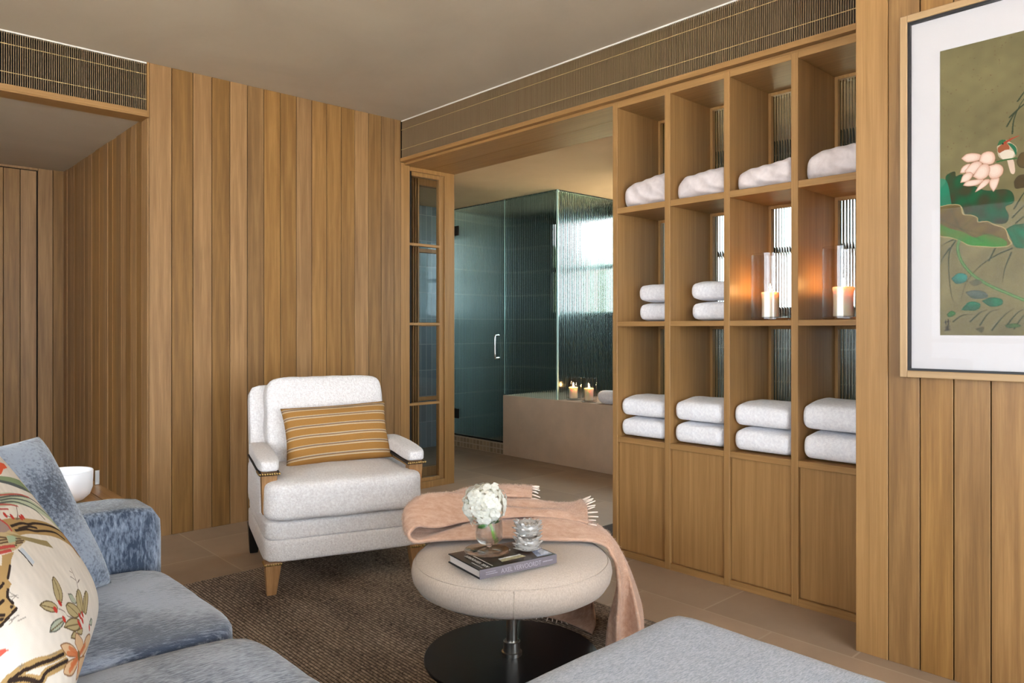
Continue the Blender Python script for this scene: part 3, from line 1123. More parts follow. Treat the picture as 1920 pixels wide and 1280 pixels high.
hd_ = MB().tube([tuple(p) for p in catmull(hp, 5)], 0.0105, 12).build('handle', M['chrome'], dd, smooth=True)
for z in (0.305, 2.03):
    MB().box(XG - 0.022, XG - 0.006, 5.44, 5.52, z - 0.045, z + 0.045).box(XG - 0.024, XG + 0.02, 5.52, 5.575, z - 0.045, z + 0.045).build('hinge', M['hinge'], dd, bevel=0.002)

# what lies outside the bath window and the garden doors
struct(box('ground_lawn', 10.0, 30, 7, 30, -0.30, -0.05, M['lawn']))
struct(box('ground_bounce_path', 5.36, 9.998, -14, 30, -0.30, -0.05, M['gravel']))  # unseen gravel, warm so its bounce takes the green off the bath ceiling
struct(box('ground_bounce_yard', 10.0, 30, -14, 6.998, -0.30, -0.05, M['gravel']))  # more unseen gravel, put in place of lawn for its warmer bounce
struct(MB().box(-14, 5.3, -16, -2.75, -0.30, -0.05).box(-14, -2.36, -2.75, 14, -0.30, -0.05).build('ground_terrace', M['terrace']))
mh = MB()
rs = np.random.default_rng(3)
for i in range(34):
    y = 8.6 + i * 0.30
    mh.puffy((11.5 + rs.uniform(-.3, .3), y, 1.2 + rs.uniform(-.1, .1)), (1.2, 0.9, 3.0 + rs.uniform(-.25, .3)), 3.0, 5, noise=0.10, seed=i)
tag(mh.build('hedge', M['hedge'], smooth=True), 'clipped green hedge outside the bath window, seen blurred through ribbed glass', 'hedge')

# ------------------------------------------------------------------ towel shelves with cabinet fronts
su = thing('shelf_unit', 'tall oak open shelf unit of four columns with cabinet fronts below', 'shelf unit', (3.0, 1.69, 0))
XB = 3.255
ups = [(2.289, 2.318), (1.982, 2.012), (1.678, 1.706), (1.375, 1.404), (1.070, 1.098)]
cols = [(2.012, 2.289), (1.706, 1.982), (1.404, 1.678), (1.098, 1.375)]
for a, b in ups:
    box('upright', XW, XB, a, b, 0.0, 2.203, M['oak'], su, bevel=0.0015, seg=1)
for a, b in cols:
    for z0, z1, nm in ((2.177, 2.203, 'top_board'), (1.662, 1.690, 'shelf'), (1.114, 1.137, 'shelf'), (0.552, 0.578, 'shelf'), (0.0, 0.03, 'plinth_rail')):
        box(nm, XW + 0.002, XB - 0.002, a, b, z0, z1, M['oak_y'], su, bevel=0.0012, seg=1)
    box('cabinet_front', XW + 0.014, XW + 0.032, a + 0.002, b - 0.002, 0.032, 0.550, M['oak'], su, bevel=0.001, seg=1)
    fb = MB()
    for z0, z1 in ((0.578, 1.114), (1.137, 1.662), (1.690, 2.177)):
        fb.box(3.158, 3.178, a, a + 0.014, z0, z1).box(3.158, 3.178, b - 0.014, b, z0, z1).box(3.158, 3.178, a + 0.014, b - 0.014, z1 - 0.014, z1).box(3.158, 3.178, a + 0.014, b - 0.014, z0, z0 + 0.014)
    fb.build('back_frame', M['oak'], su, bevel=0.001, seg=1)
    for z0, z1 in ((0.579, 1.113), (1.138, 1.661), (1.691, 2.176)):
        fluted('Y', a + 0.001, b - 0.001, 3.188, z0, z1, 0.0125, 0.0034, 0.006, 1).build('glass_back', M['fluted'], su, smooth='auto', angle=0.9)

# ------------------------------------------------------------------ towels and folded cotton
PLACE = {0: 'first column beside the doorway', 1: 'second column from the doorway', 2: 'third column from the doorway', 3: 'fourth column next to the panelled wall'}


def towel(c, size, label, group, seed, lean=0.0):
    o = MB().slab((0, 0, 0), size, size[2] * 0.47, 0.030, seed, 0.0022, lean).build('towel', M['terry'], smooth=True)
    o.location = c
    return tag(o, label, 'towel', group)


for i, (a, b) in enumerate(cols):
    c = (a + b) / 2
    sz = [(0.25, 0.255, 0.093), (0.25, 0.25, 0.096), (0.25, 0.25, 0.100), (0.26, 0.25, 0.112)][i]
    h = sz[2]
    xc = XW + 0.012 + sz[0] / 2
    towel((xc, c + 0.004, 0.579), sz, 'white folded towel, lower of two on bottom shelf, ' + PLACE[i], 'towels on the bottom shelf', 10 + i)
    towel((xc + 0.004, c + (0.008 if i != 3 else 0.012), 0.579 + h + 0.0045), (sz[0], sz[1] - 0.004, h * 1.02), 'white folded towel, upper of two on bottom shelf, ' + PLACE[i], 'towels on the bottom shelf', 20 + i, lean=0.05)
for i in (0, 1):
    a, b = cols[i]
    c = (a + b) / 2
    s2 = (0.22, 0.225, 0.090)
    towel((3.035, c - 0.022 + i * 0.006, 1.138), s2, 'white folded towel, lower of two on middle shelf, ' + PLACE[i], 'towels on the middle shelf', 30 + i)
    towel((3.035, c - 0.018 + i * 0.006, 1.138 + 0.0945), s2, 'white folded towel, upper of two on middle shelf, ' + PLACE[i], 'towels on the middle shelf', 40 + i)


def folded_sheet(i, a, b, h, seed):
    """folded cotton robe: soft slab with a rolled left end, rising a little away from it, creased"""
    mb = MB()
    rs = np.random.default_rng(seed)
    w = b - a - 0.012
    y0 = (a + b) / 2
    ph = rs.uniform(0, 6.28, 8)
    n, m = 44, 36
    rows = []
    for k in range(n + 1):                       # around the section (x, z)
        t = 2 * math.pi * k / n
        row = []
        for j in range(m + 1):                   # from the far end (left in view) to the near end
            s = j / m
            env = min(1.0, (1 - (1 - min(1, s / 0.22)) ** 2.2)) ** 0.5 if s < 0.22 else 1.0
            env *= min(1.0, (1 - (1 - min(1, (1 - s) / 0.1)) ** 2.2)) ** 0.5 if s > 0.9 else 1.0
            hh = h * (0.86 + 0.16 * s + 0.05 * math.sin(3.1 * s + ph[0])) * (0.35 + 0.65 * env)
            dx = 0.125 * (0.55 + 0.45 * env)
            ex = math.copysign(abs(math.cos(t)) ** 0.55, math.cos(t)) * dx
            ez = math.copysign(abs(math.sin(t)) ** 0.62, math.sin(t))
            z = hh / 2 + ez * hh / 2
            wr = 0.0016 * math.sin(13 * s + 2.2 * math.sin(t + ph[1]) + ph[2]) * (1 if ez > -0.8 else 0)
            wr += 0.0042 * math.sin(27 * s * (0.7 + 0.5 * math.sin(t)) + ph[3]) * max(0, math.cos(t + math.pi)) 
            z += 0.35 * wr if ez > -0.5 else 0
            ex += wr * 1.3 * math.cos(t)
            row.append((2.972 + ex, y0 + w / 2 - w * s, 1.692 + max(0, z)))
        rows.append(row)
    vs = mb.grid(rows)
    mb.b.faces.new([r[0] for r in vs[:-1]])
    mb.b.faces.new([r[-1] for r in vs[:-1]][::-1])
    bmesh.ops.remove_doubles(mb.b, verts=mb.b.verts[:], dist=1e-5)
    o = mb.build('folded_robe', M['linen_sheet'], smooth=True)
    tag(o, 'blush white folded cotton robe on the top shelf, ' + PLACE[i], 'folded robe', 'folded cotton robes on the top shelf')


for i, (a, b) in enumerate(cols):
    folded_sheet(i, a, b, (0.142, 0.122, 0.112, 0.125)[i], 50 + i)

# ------------------------------------------------------------------ candles in glass hurricanes


def hurricane(c, r, h, label, group):
    t = thing('hurricane_glass', label, 'candle glass', c, 0, group)
    w = 0.0035
    MB().lathe([(0.0, 0.0), (r - 0.006, 0.0), (r, 0.006), (r, h - 0.002), (r - w / 2, h), (r - w, h - 0.002), (r - w, 0.016), (r - 0.012, 0.013), (0, 0.013)], 56).build('glass_cylinder', M['hurricane'], t, smooth='auto', local=True)
    return t


def candle(c, r, h, label, group):
    t = thing('pillar_candle', label, 'candle', c, 0, group)
    MB().lathe([(0, 0), (r * 0.94, 0), (r * 0.96, 0.004), (r * 0.93, h * 0.5), (r * 0.96, h * 0.8), (r * 1.04, h * 0.93), (r * 1.0, h * 0.99), (r * 0.88, h), (r * 0.7, h * 0.94), (r * 0.3, h * 0.9), (0, h * 0.9)], 40,
               wave=lambda a, k: 0.025 * math.sin(3 * a + k) if 4 < k < 9 else 0).build('wax', M['wax'], t, smooth=True, local=True)
    MB().tube([(0, 0, h * 0.89), (0.001, 0, h * 0.97), (0.003, 0.001, h * 1.03)], 0.0012, 6).build('wick', M['black'], t, local=True)
    MB().lathe([(0, h * 0.99), (0.0045, h * 0.99 + 0.006), (0.0055, h * 0.99 + 0.012), (0.0035, h * 0.99 + 0.022), (0.0012, h * 0.99 + 0.031), (0, h * 0.99 + 0.036)], 16, (0.003, 0.001, 0)).build('flame', M['flame'], t, smooth=True, local=True)
    return t


gs, gp = 'hurricane glasses on the middle shelf', 'hurricane glasses on the bath ledge'
hurricane((2.98, 1.575, 1.1375), 0.078, 0.288, 'tall clear hurricane glass on the middle shelf in the third column from the doorway', gs)
hurricane((2.98, 1.262, 1.1375), 0.078, 0.292, 'tall clear hurricane glass on the middle shelf next to the panelled wall', gs)
candle((2.98, 1.575, 1.1515), 0.036, 0.108, 'lit cream candle in the glass in the third shelf column', 'lit candles on the middle shelf')
candle((2.98, 1.262, 1.1515), 0.040, 0.118, 'lit cream candle in the shelf glass next to the panelled wall', 'lit candles on the middle shelf')
hurricane((4.48, 4.088, 0.5225), 0.064, 0.185, 'clear hurricane glass on the stone bath ledge, closest to the shower glass', gp)
hurricane((4.44, 3.885, 0.5225), 0.066, 0.192, 'clear hurricane glass on the stone bath ledge, between the other one and the rolled towel', gp)
candle((4.48, 4.088, 0.5365), 0.036, 0.090, 'lit cream candle on the bath ledge, closest to the shower glass', 'lit candles on the bath ledge')
candle((4.44, 3.885, 0.5365), 0.037, 0.095, 'lit cream candle on the bath ledge, between the other one and the rolled towel', 'lit candles on the bath ledge')
# rolled towel on the ledge
mr_ = MB()
prof = []
rows = []
for k in range(41):
    s = k / 40
    row = []
    for j in range(33):
        a = 2 * math.pi * j / 32
        r = 0.056 * (1 - abs(2 * s - 1) ** 6) ** 0.4 * (1 + 0.05 * math.sin(a * 3 + s * 5) + 0.03 * math.sin(9 * s + a))
        row.append((4.425 + r * math.cos(a) * 1.15, 3.755 - 0.30 * s, 0.523 + 0.054 + r * math.sin(a) * 0.95))
    rows.append(row)
mr_.grid(rows)
bmesh.ops.remove_doubles(mr_.b, verts=mr_.b.verts[:], dist=1e-5)
tag(mr_.build('rolled_towel', M['terry'], smooth=True), 'white rolled towel lying on the stone bath ledge beside the candle glasses', 'towel')
mm = MB().puffy((3.28, 2.495, 0.007), (0.50, 0.31, 0.012), 12, 8)
tag(mm.build('bath_mat', M['mat_dark'], smooth=True), 'dark brown bath mat on the stone floor in the doorway, against the shelf end', 'bath mat')

# ------------------------------------------------------------------ rug
mb = MB()
rx0, rx1, ry0, ry1 = -0.30, -0.30 + 205 * RIB, 0.15, 3.262
nr = int(round((rx1 - rx0) / RIB))
xs = []
for i in range(nr * 6 + 1):
    x = rx0 + (rx1 - rx0) * i / (nr * 6)
    xs.append((x, 0.0075 + 0.0035 * abs(math.sin(math.pi * i / 6))))
ys = [ry0 + (ry1 - ry0) * j / 30 for j in range(31)]
vs = mb.grid([[(x, y, z) for y in ys] for x, z in xs])
per = [r[0] for r in vs] + vs[-1][1:] + [r[-1] for r in vs[:-1]][::-1] + vs[0][1:-1][::-1]
low = [mb.b.verts.new((v.co.x, v.co.y, 0.0005)) for v in per]
for k in range(len(per)):
    j = (k + 1) % len(per)
    mb.b.faces.new((per[k], per[j], low[j], low[k]))
tag(mb.build('woven_rug', M['rug'], smooth='auto', angle=1.2), 'dark brown flatwoven ribbed rug under the round pouf table', 'rug')
RUG = 0.0105

# ------------------------------------------------------------------ armchair
ch = thing('armchair', 'white boucle armchair with oak legs and padded arms in front of the boarded wall', 'armchair', (1.739, 3.126, 0), math.radians(-17.8))
mb = MB()
mb.puffy((0, 0.0, 0.187), (0.68, 0.735, 0.098), 14, 10)
mb.puffy((0, 0.0, 0.268), (0.672, 0.728, 0.082), 14, 10)
mb.build('base', M['boucle'], ch, smooth=True, local=True)
for s in (-1, 1):
    MB().puffy((s * 0.318, 0.10, 0.36), (0.042, 0.52, 0.19), 8, 8).build('side_panel', M['boucle'], ch, smooth=True, local=True)
mb = MB()
mb.puffy((0, -0.075, 0.392), (0.676, 0.650, 0.168), 8.5, 20, (0.01, 0.02, 0.10), 0.003, 3)
for v in mb.b.verts:
    k = min(1, max(0, (v.co.y + 0.30) / 0.06))
    v.co.x *= 1 - 0.13 * k
mb.build('seat_cushion', M['boucle'], ch, smooth=True, local=True)
RX = Matrix.Rotation(math.radians(-13), 3, 'X')
mb = MB()
mb.puffy((0, 0.325, 0.56), (0.665, 0.115, 0.52), 15, 14, (0, 0.04, 0), 0, 0, RX)
mb.build('back_frame', M['boucle'], ch, smooth=True, local=True)
mb = MB()
mb.puffy((0.012, 0.222, 0.645), (0.560, 0.17, 0.425), 9.0, 20, (0.01, 0.14, 0.03), 0.004, 8, RX)
mb.build('back_cushion', M['boucle'], ch, smooth=True, local=True)
for s in (-1, 1):
    mb = MB()
    mb.puffy((0, -0.09, 0.545), (0.088, 0.50, 0.058), 5.0, 12, (0, 0, 0.06))
    for v in mb.b.verts:
        v.co.x += s * 0.315
        v.co.z -= 0.012 * max(0, (-v.co.y - 0.1)) / 0.25
    pad = mb.build('arm_pad', M['boucle'], ch, smooth=True, local=True)
    mb = MB()
    mb.box(s * 0.315 - 0.042, s * 0.315 + 0.042, -0.332, 0.14, 0.507, 0.517)
    for v in mb.b.verts:
        v.co.z -= 0.012 * max(0, (-v.co.y - 0.1)) / 0.25
    mb.build('gimp', M['dark_cord'], pad, local=True, bevel=0.002)
    mb = MB()
    for k in range(9):
        x = s * 0.315 - 0.038 + 0.076 * k / 8
        mb.puffy((x, -0.334, 0.503), (0.0098, 0.007, 0.0098), 2, 2)
    for k in range(9):
        mb.puffy((s * (0.315 + 0.043), -0.326 + 0.0095 * k, 0.503), (0.007, 0.0098, 0.0098), 2, 2)
    mb.build('nail_trim', M['brass'], pad, smooth=True, local=True)
    mb = MB()
    x = s * 0.315
    mb.hexa([(x - .026, -.305, .33), (x + .026, -.305, .33), (x + .026, -.255, .33), (x - .026, -.255, .33), (x - .032, -.322, .508), (x + .032, -.322, .508), (x + .032, -.26, .508), (x - .032, -.26, .508)])
    mb.build('arm_post', M['oak_leg'], ch, local=True, bevel=0.003)
for sx in (-1, 1):
    for sy in (-1, 1):
        mb = MB()
        x, y = sx * 0.305, sy * 0.338
        kx, ky = sx * 0.006, sy * 0.0
        zb = (RUG if sy < 0 else 0.0)
        mb.hexa([(x - .019 + kx, y - .019, zb), (x + .019 + kx, y - .019, zb), (x + .019 + kx, y + .019, zb), (x - .019 + kx, y + .019, zb),
                 (x - .033, y - .030, .145), (x + .033, y - .030, .145), (x + .033, y + .033, .145), (x - .033, y + .033, .145)])
        lg = mb.build('leg', M['oak_leg'] if sy < 0 else M['hinge'], ch, local=True, bevel=0.003)
        if sy < 0:
            mb = MB()
            for k in range(7):
                mb.puffy((x - 0.030 + 0.010 * k, y - 0.0325, 0.139), (0.0098, 0.007, 0.0098), 2, 2)
                mb.puffy((x + sx * 0.035, y - 0.028 + 0.0095 * k, 0.139), (0.007, 0.0098, 0.0098), 2, 2)
            mb.build('nail_trim', M['brass'], lg, smooth=True, local=True)

o, uv, N = make_pillow('lumbar_pillow', 61, 0.250, 0.143, 0.062, 0.055, M['stripe'], noise=0.004)
q = Matrix.Rotation(math.radians(-17.8), 3, 'Z') @ Vector((0.035, 0.020, 0.0))
o.location = (1.739 + q.x, 3.126 + q.y, 0.606)
o.rotation_euler = (Matrix.Rotation(math.radians(-17.8), 3, 'Z') @ Matrix.Rotation(math.radians(66), 3, 'X') @ Matrix.Rotation(math.radians(2.0), 3, 'Z')).to_euler()
tag(o, 'mustard striped lumbar pillow leaning on the white armchair back', 'pillow')

# ------------------------------------------------------------------ sofa
so = thing('sofa', 'blue grey chenille sofa with a low square arm along the left side', 'sofa', (0.15, 1.3, 0))
mb = MB()
mb.puffy((0.14, 1.305, 0.155), (1.04, 2.37, 0.25), 20, 8)
mb.build('base', M['chenille_z'], so, smooth=True)
for k, (y0, y1) in enumerate(((1.656, 2.278), (1.028, 1.652), (0.398, 1.024))):
    mb = MB()
    mb.puffy((0.208, (y0 + y1) / 2, 0.352), (1.000, y1 - y0, 0.150), 9, 16, (0.012, 0.004, 0.09), 0.002, k)
    mb.build('seat_cushion', M['chenille'], so, smooth=True)
mb = MB()
mb.puffy((0.168, 2.385, 0.302), (1.112, 0.205, 0.572), 16, 12)
mb.build('arm', M['chenille_z'], so, smooth=True)
mb = MB()
mb.puffy((-0.36, 1.30, 0.42), (0.18, 2.36, 0.76), 14, 10)
mb.build('backrest', M['chenille_z'], so, smooth=True)
for y in (0.5, 2.3):
    for x in (-0.3, 0.58):
        box('leg', x - .03, x + .03, y - .03, y + .03, RUG if x > 0 or True else 0, 0.04, M['hinge'], so, bevel=0.003)

# blue pillow leaning into the corner of the sofa
o, uv, N = make_pillow('scatter_pillow', 61, 0.22, 0.22, 0.07, 0.05, M['chenille_z'])
o.location = (0.3082, 2.1069, 0.6204)


def pr(a, b, g):
    return (Matrix.Rotation(a, 3, 'Z') @ Matrix.Rotation(b, 3, 'X') @ Matrix.Rotation(g, 3, 'Z')).to_euler()


o.rotation_euler = pr(0.6369, 1.0437, 0.0021)
tag(o, 'plain blue grey chenille scatter pillow leaning in the far sofa corner', 'pillow')
BLUE = o

PAINT={"leafA":[[-0.0037,0.4363],[0.0142,0.4191],[0.0167,0.3969],[0.0293,0.3876],[0.0418,0.3868],[0.0443,0.4011],[0.0616,0.3982],[0.0811,0.4232],[0.1004,0.4425],[0.129,0.4573],[0.1523,0.4578],[0.1753,0.4594],[0.1912,0.4685],[0.198,0.488],[0.1935,0.5033],[0.1753,0.5117],[0.1844,0.5395],[0.1753,0.5598],[0.143,0.5564],[0.1148,0.5453],[0.1052,0.5524],[0.0908,0.529],[0.0714,0.524],[0.0616,0.498],[0.0318,0.4887],[-0.0037,0.49]],"leafB":[[-0.0037,0.49],[0.0268,0.487],[0.0567,0.4929],[0.0641,0.5204],[0.086,0.5257],[0.1028,0.5358],[0.1052,0.5497],[0.129,0.5495],[0.1477,0.5623],[0.1707,0.5727],[0.1799,0.587],[0.1844,0.6087],[0.1912,0.6199],[0.1799,0.6296],[0.1477,0.6297],[0.1148,0.6243],[0.0811,0.6187],[0.0567,0.6028],[0.0268,0.589],[-0.0037,0.5749]],"leafBg":[[-0.0037,0.541],[0.0268,0.561],[0.0665,0.576],[0.0956,0.5953],[0.129,0.5875],[0.1615,0.6013],[0.1799,0.6163],[0.1753,0.6292],[0.1477,0.6297],[0.1148,0.6243],[0.0811,0.6187],[0.0567,0.6028],[0.0268,0.589],[-0.0037,0.5749]],"leafC":[[0.1776,0.5787],[0.198,0.5675],[0.2229,0.5675],[0.2682,0.567],[0.2852,0.6434],[0.2335,0.6393],[0.2024,0.6341],[0.1935,0.6148],[0.1867,0.5982]],"brownA":[[0.198,0.4403],[0.2069,0.4258],[0.2229,0.4229],[0.2596,0.4337],[0.2596,0.4597],[0.2229,0.4597],[0.2024,0.4595]],"brownB":[[0.2047,0.3831],[0.2114,0.3631],[0.2229,0.3572],[0.2596,0.3663],[0.2596,0.4052],[0.2158,0.4008]],"petals":[[[0.0591,0.3479],[0.0738,0.3366],[0.0956,0.3376],[0.1124,0.346],[0.11,0.3592],[0.0908,0.3631],[0.0738,0.3614]],[[0.0557,0.3917],[0.0616,0.376],[0.0763,0.3673],[0.086,0.3717],[0.0811,0.3874],[0.0665,0.3934]],[[0.069,0.3883],[0.0884,0.3666],[0.11,0.3647],[0.1148,0.3791],[0.1004,0.3959],[0.0811,0.4067]],[[0.0567,0.4224],[0.0641,0.4013],[0.0811,0.3929],[0.0908,0.4027],[0.0787,0.4201]],[[0.1076,0.3643],[0.1148,0.3437],[0.1313,0.3384],[0.1453,0.3452],[0.15,0.3633],[0.143,0.3772],[0.1242,0.3763]],[[0.1453,0.4623],[0.136,0.4448],[0.136,0.4258],[0.1523,0.4202],[0.1606,0.4241],[0.1546,0.4474]],[[0.0641,0.4318],[0.0763,0.4197],[0.11,0.4193],[0.1195,0.4234],[0.1052,0.4349],[0.0811,0.437]],[[0.0966,0.4573],[0.1076,0.438],[0.1219,0.4227],[0.136,0.4247],[0.129,0.4383],[0.1124,0.4496]],[[0.1337,0.3822],[0.1569,0.3806],[0.1698,0.3934],[0.1684,0.4119],[0.1546,0.4232],[0.1383,0.4208],[0.1313,0.4035]],[[0.0908,0.4082],[0.11,0.3783],[0.129,0.376],[0.136,0.3934],[0.129,0.4139],[0.11,0.4209]]],"bird":[[[0.1546,0.3291],[0.1615,0.3143],[0.1753,0.3115],[0.1935,0.3255],[0.2047,0.3408],[0.2024,0.3616],[0.1889,0.3725],[0.1707,0.3695],[0.1579,0.3566]],[[0.156,0.332],[0.1753,0.3195],[0.1867,0.3376],[0.1753,0.3542],[0.1579,0.3458]],[[0.1592,0.3498],[0.1799,0.3417],[0.198,0.3529],[0.1912,0.3703],[0.1707,0.3695]],[[0.1799,0.3214],[0.1935,0.3271],[0.2042,0.3434],[0.2024,0.3626],[0.1953,0.3444]],[[0.1546,0.3264],[0.1615,0.3116],[0.1753,0.3115],[0.1799,0.3214],[0.1638,0.3238]],[[0.1799,0.371],[0.1957,0.3737],[0.2002,0.4115],[0.1898,0.4125]]],"beak":[[0.1744,0.3204],[0.1935,0.3112],[0.2105,0.306]],"branch":[[0.1546,0.3737],[0.1799,0.371],[0.2047,0.3715]],"stem":[[0.0542,0.5998],[0.0493,0.6244],[0.0591,0.6641],[0.086,0.7044],[0.1195,0.7334],[0.1523,0.7538],[0.1799,0.7682],[0.2229,0.7908],[0.2682,0.8128]],"grass":[[[0.0418,0.5959],[0.0218,0.6026],[0.0015,0.6149]],[[0.0443,0.599],[0.0268,0.6338],[0.0243,0.6897],[0.0318,0.7685],[0.0418,0.7967]],[[0.1523,0.6273],[0.1337,0.6691]],[[0.1935,0.636],[0.1523,0.6542],[0.11,0.6839],[0.0738,0.7313],[0.0567,0.7916]],[[0.1912,0.6491],[0.1753,0.6933],[0.1684,0.7357]],[[0.198,0.5198],[0.2229,0.4755],[0.2379,0.4566]],[[0.1935,0.5458],[0.2229,0.5123],[0.2466,0.4735]],[[0.0268,0.6226],[0.0066,0.6548],[0.0015,0.6714]],[[0.1407,0.8803],[0.1707,0.8374],[0.198,0.8139]],[[0.11,0.8639],[0.1337,0.8261],[0.1615,0.8159]],[[0.0368,0.8525],[0.0616,0.8333],[0.0908,0.8309]],[[0.1799,0.8642],[0.2069,0.8273],[0.2335,0.8121]],[[0.198,0.8749],[0.2203,0.8381],[0.2422,0.8227]],[[0.0836,0.8528],[0.11,0.8257],[0.129,0.8179]],[[0.2024,0.5627],[0.2247,0.544],[0.2509,0.5365]],[[0.1799,0.2724],[0.2024,0.2346],[0.2335,0.2098]],[[0.1935,0.2963],[0.198,0.2548],[0.2158,0.2111],[0.2466,0.1711]],[[0.1867,0.2471],[0.2203,0.2174],[0.2596,0.2002]],[[0.2069,0.2038],[0.2335,0.168],[0.2682,0.1453]]],"pads":[[[0.0318,0.7182],[0.0517,0.7025],[0.0738,0.7092],[0.0714,0.7284],[0.0468,0.7345]],[[0.0714,0.7616],[0.0956,0.757],[0.1219,0.7634],[0.129,0.78],[0.0908,0.7815]],[[0.0591,0.8166],[0.0811,0.7922],[0.11,0.7985],[0.1004,0.8174]],[[0.1148,0.7904],[0.1383,0.7803],[0.1661,0.7865],[0.1661,0.8026],[0.1383,0.8073]],[[0.0192,0.8299],[0.0318,0.8189],[0.0443,0.8275],[0.0268,0.8384]],[[0.0811,0.7316],[0.1004,0.7243],[0.1148,0.7332],[0.0956,0.7433]],[[0.098,0.8749],[0.1195,0.8694],[0.1148,0.8858]],[[0.1753,0.8642],[0.198,0.859],[0.2158,0.867],[0.1844,0.8722]]],"sign":[[[0.0157,0.8478],[0.0157,0.8613]],[[0.0116,0.8545],[0.0278,0.8513]],[[0.0228,0.8456],[0.0238,0.8625]],[[0.0142,0.8698],[0.0273,0.867]],[[0.0208,0.8636],[0.0208,0.8793]],[[0.0116,0.8804],[0.0288,0.8776]],[[0.0157,0.8748],[0.0253,0.8731]]]}
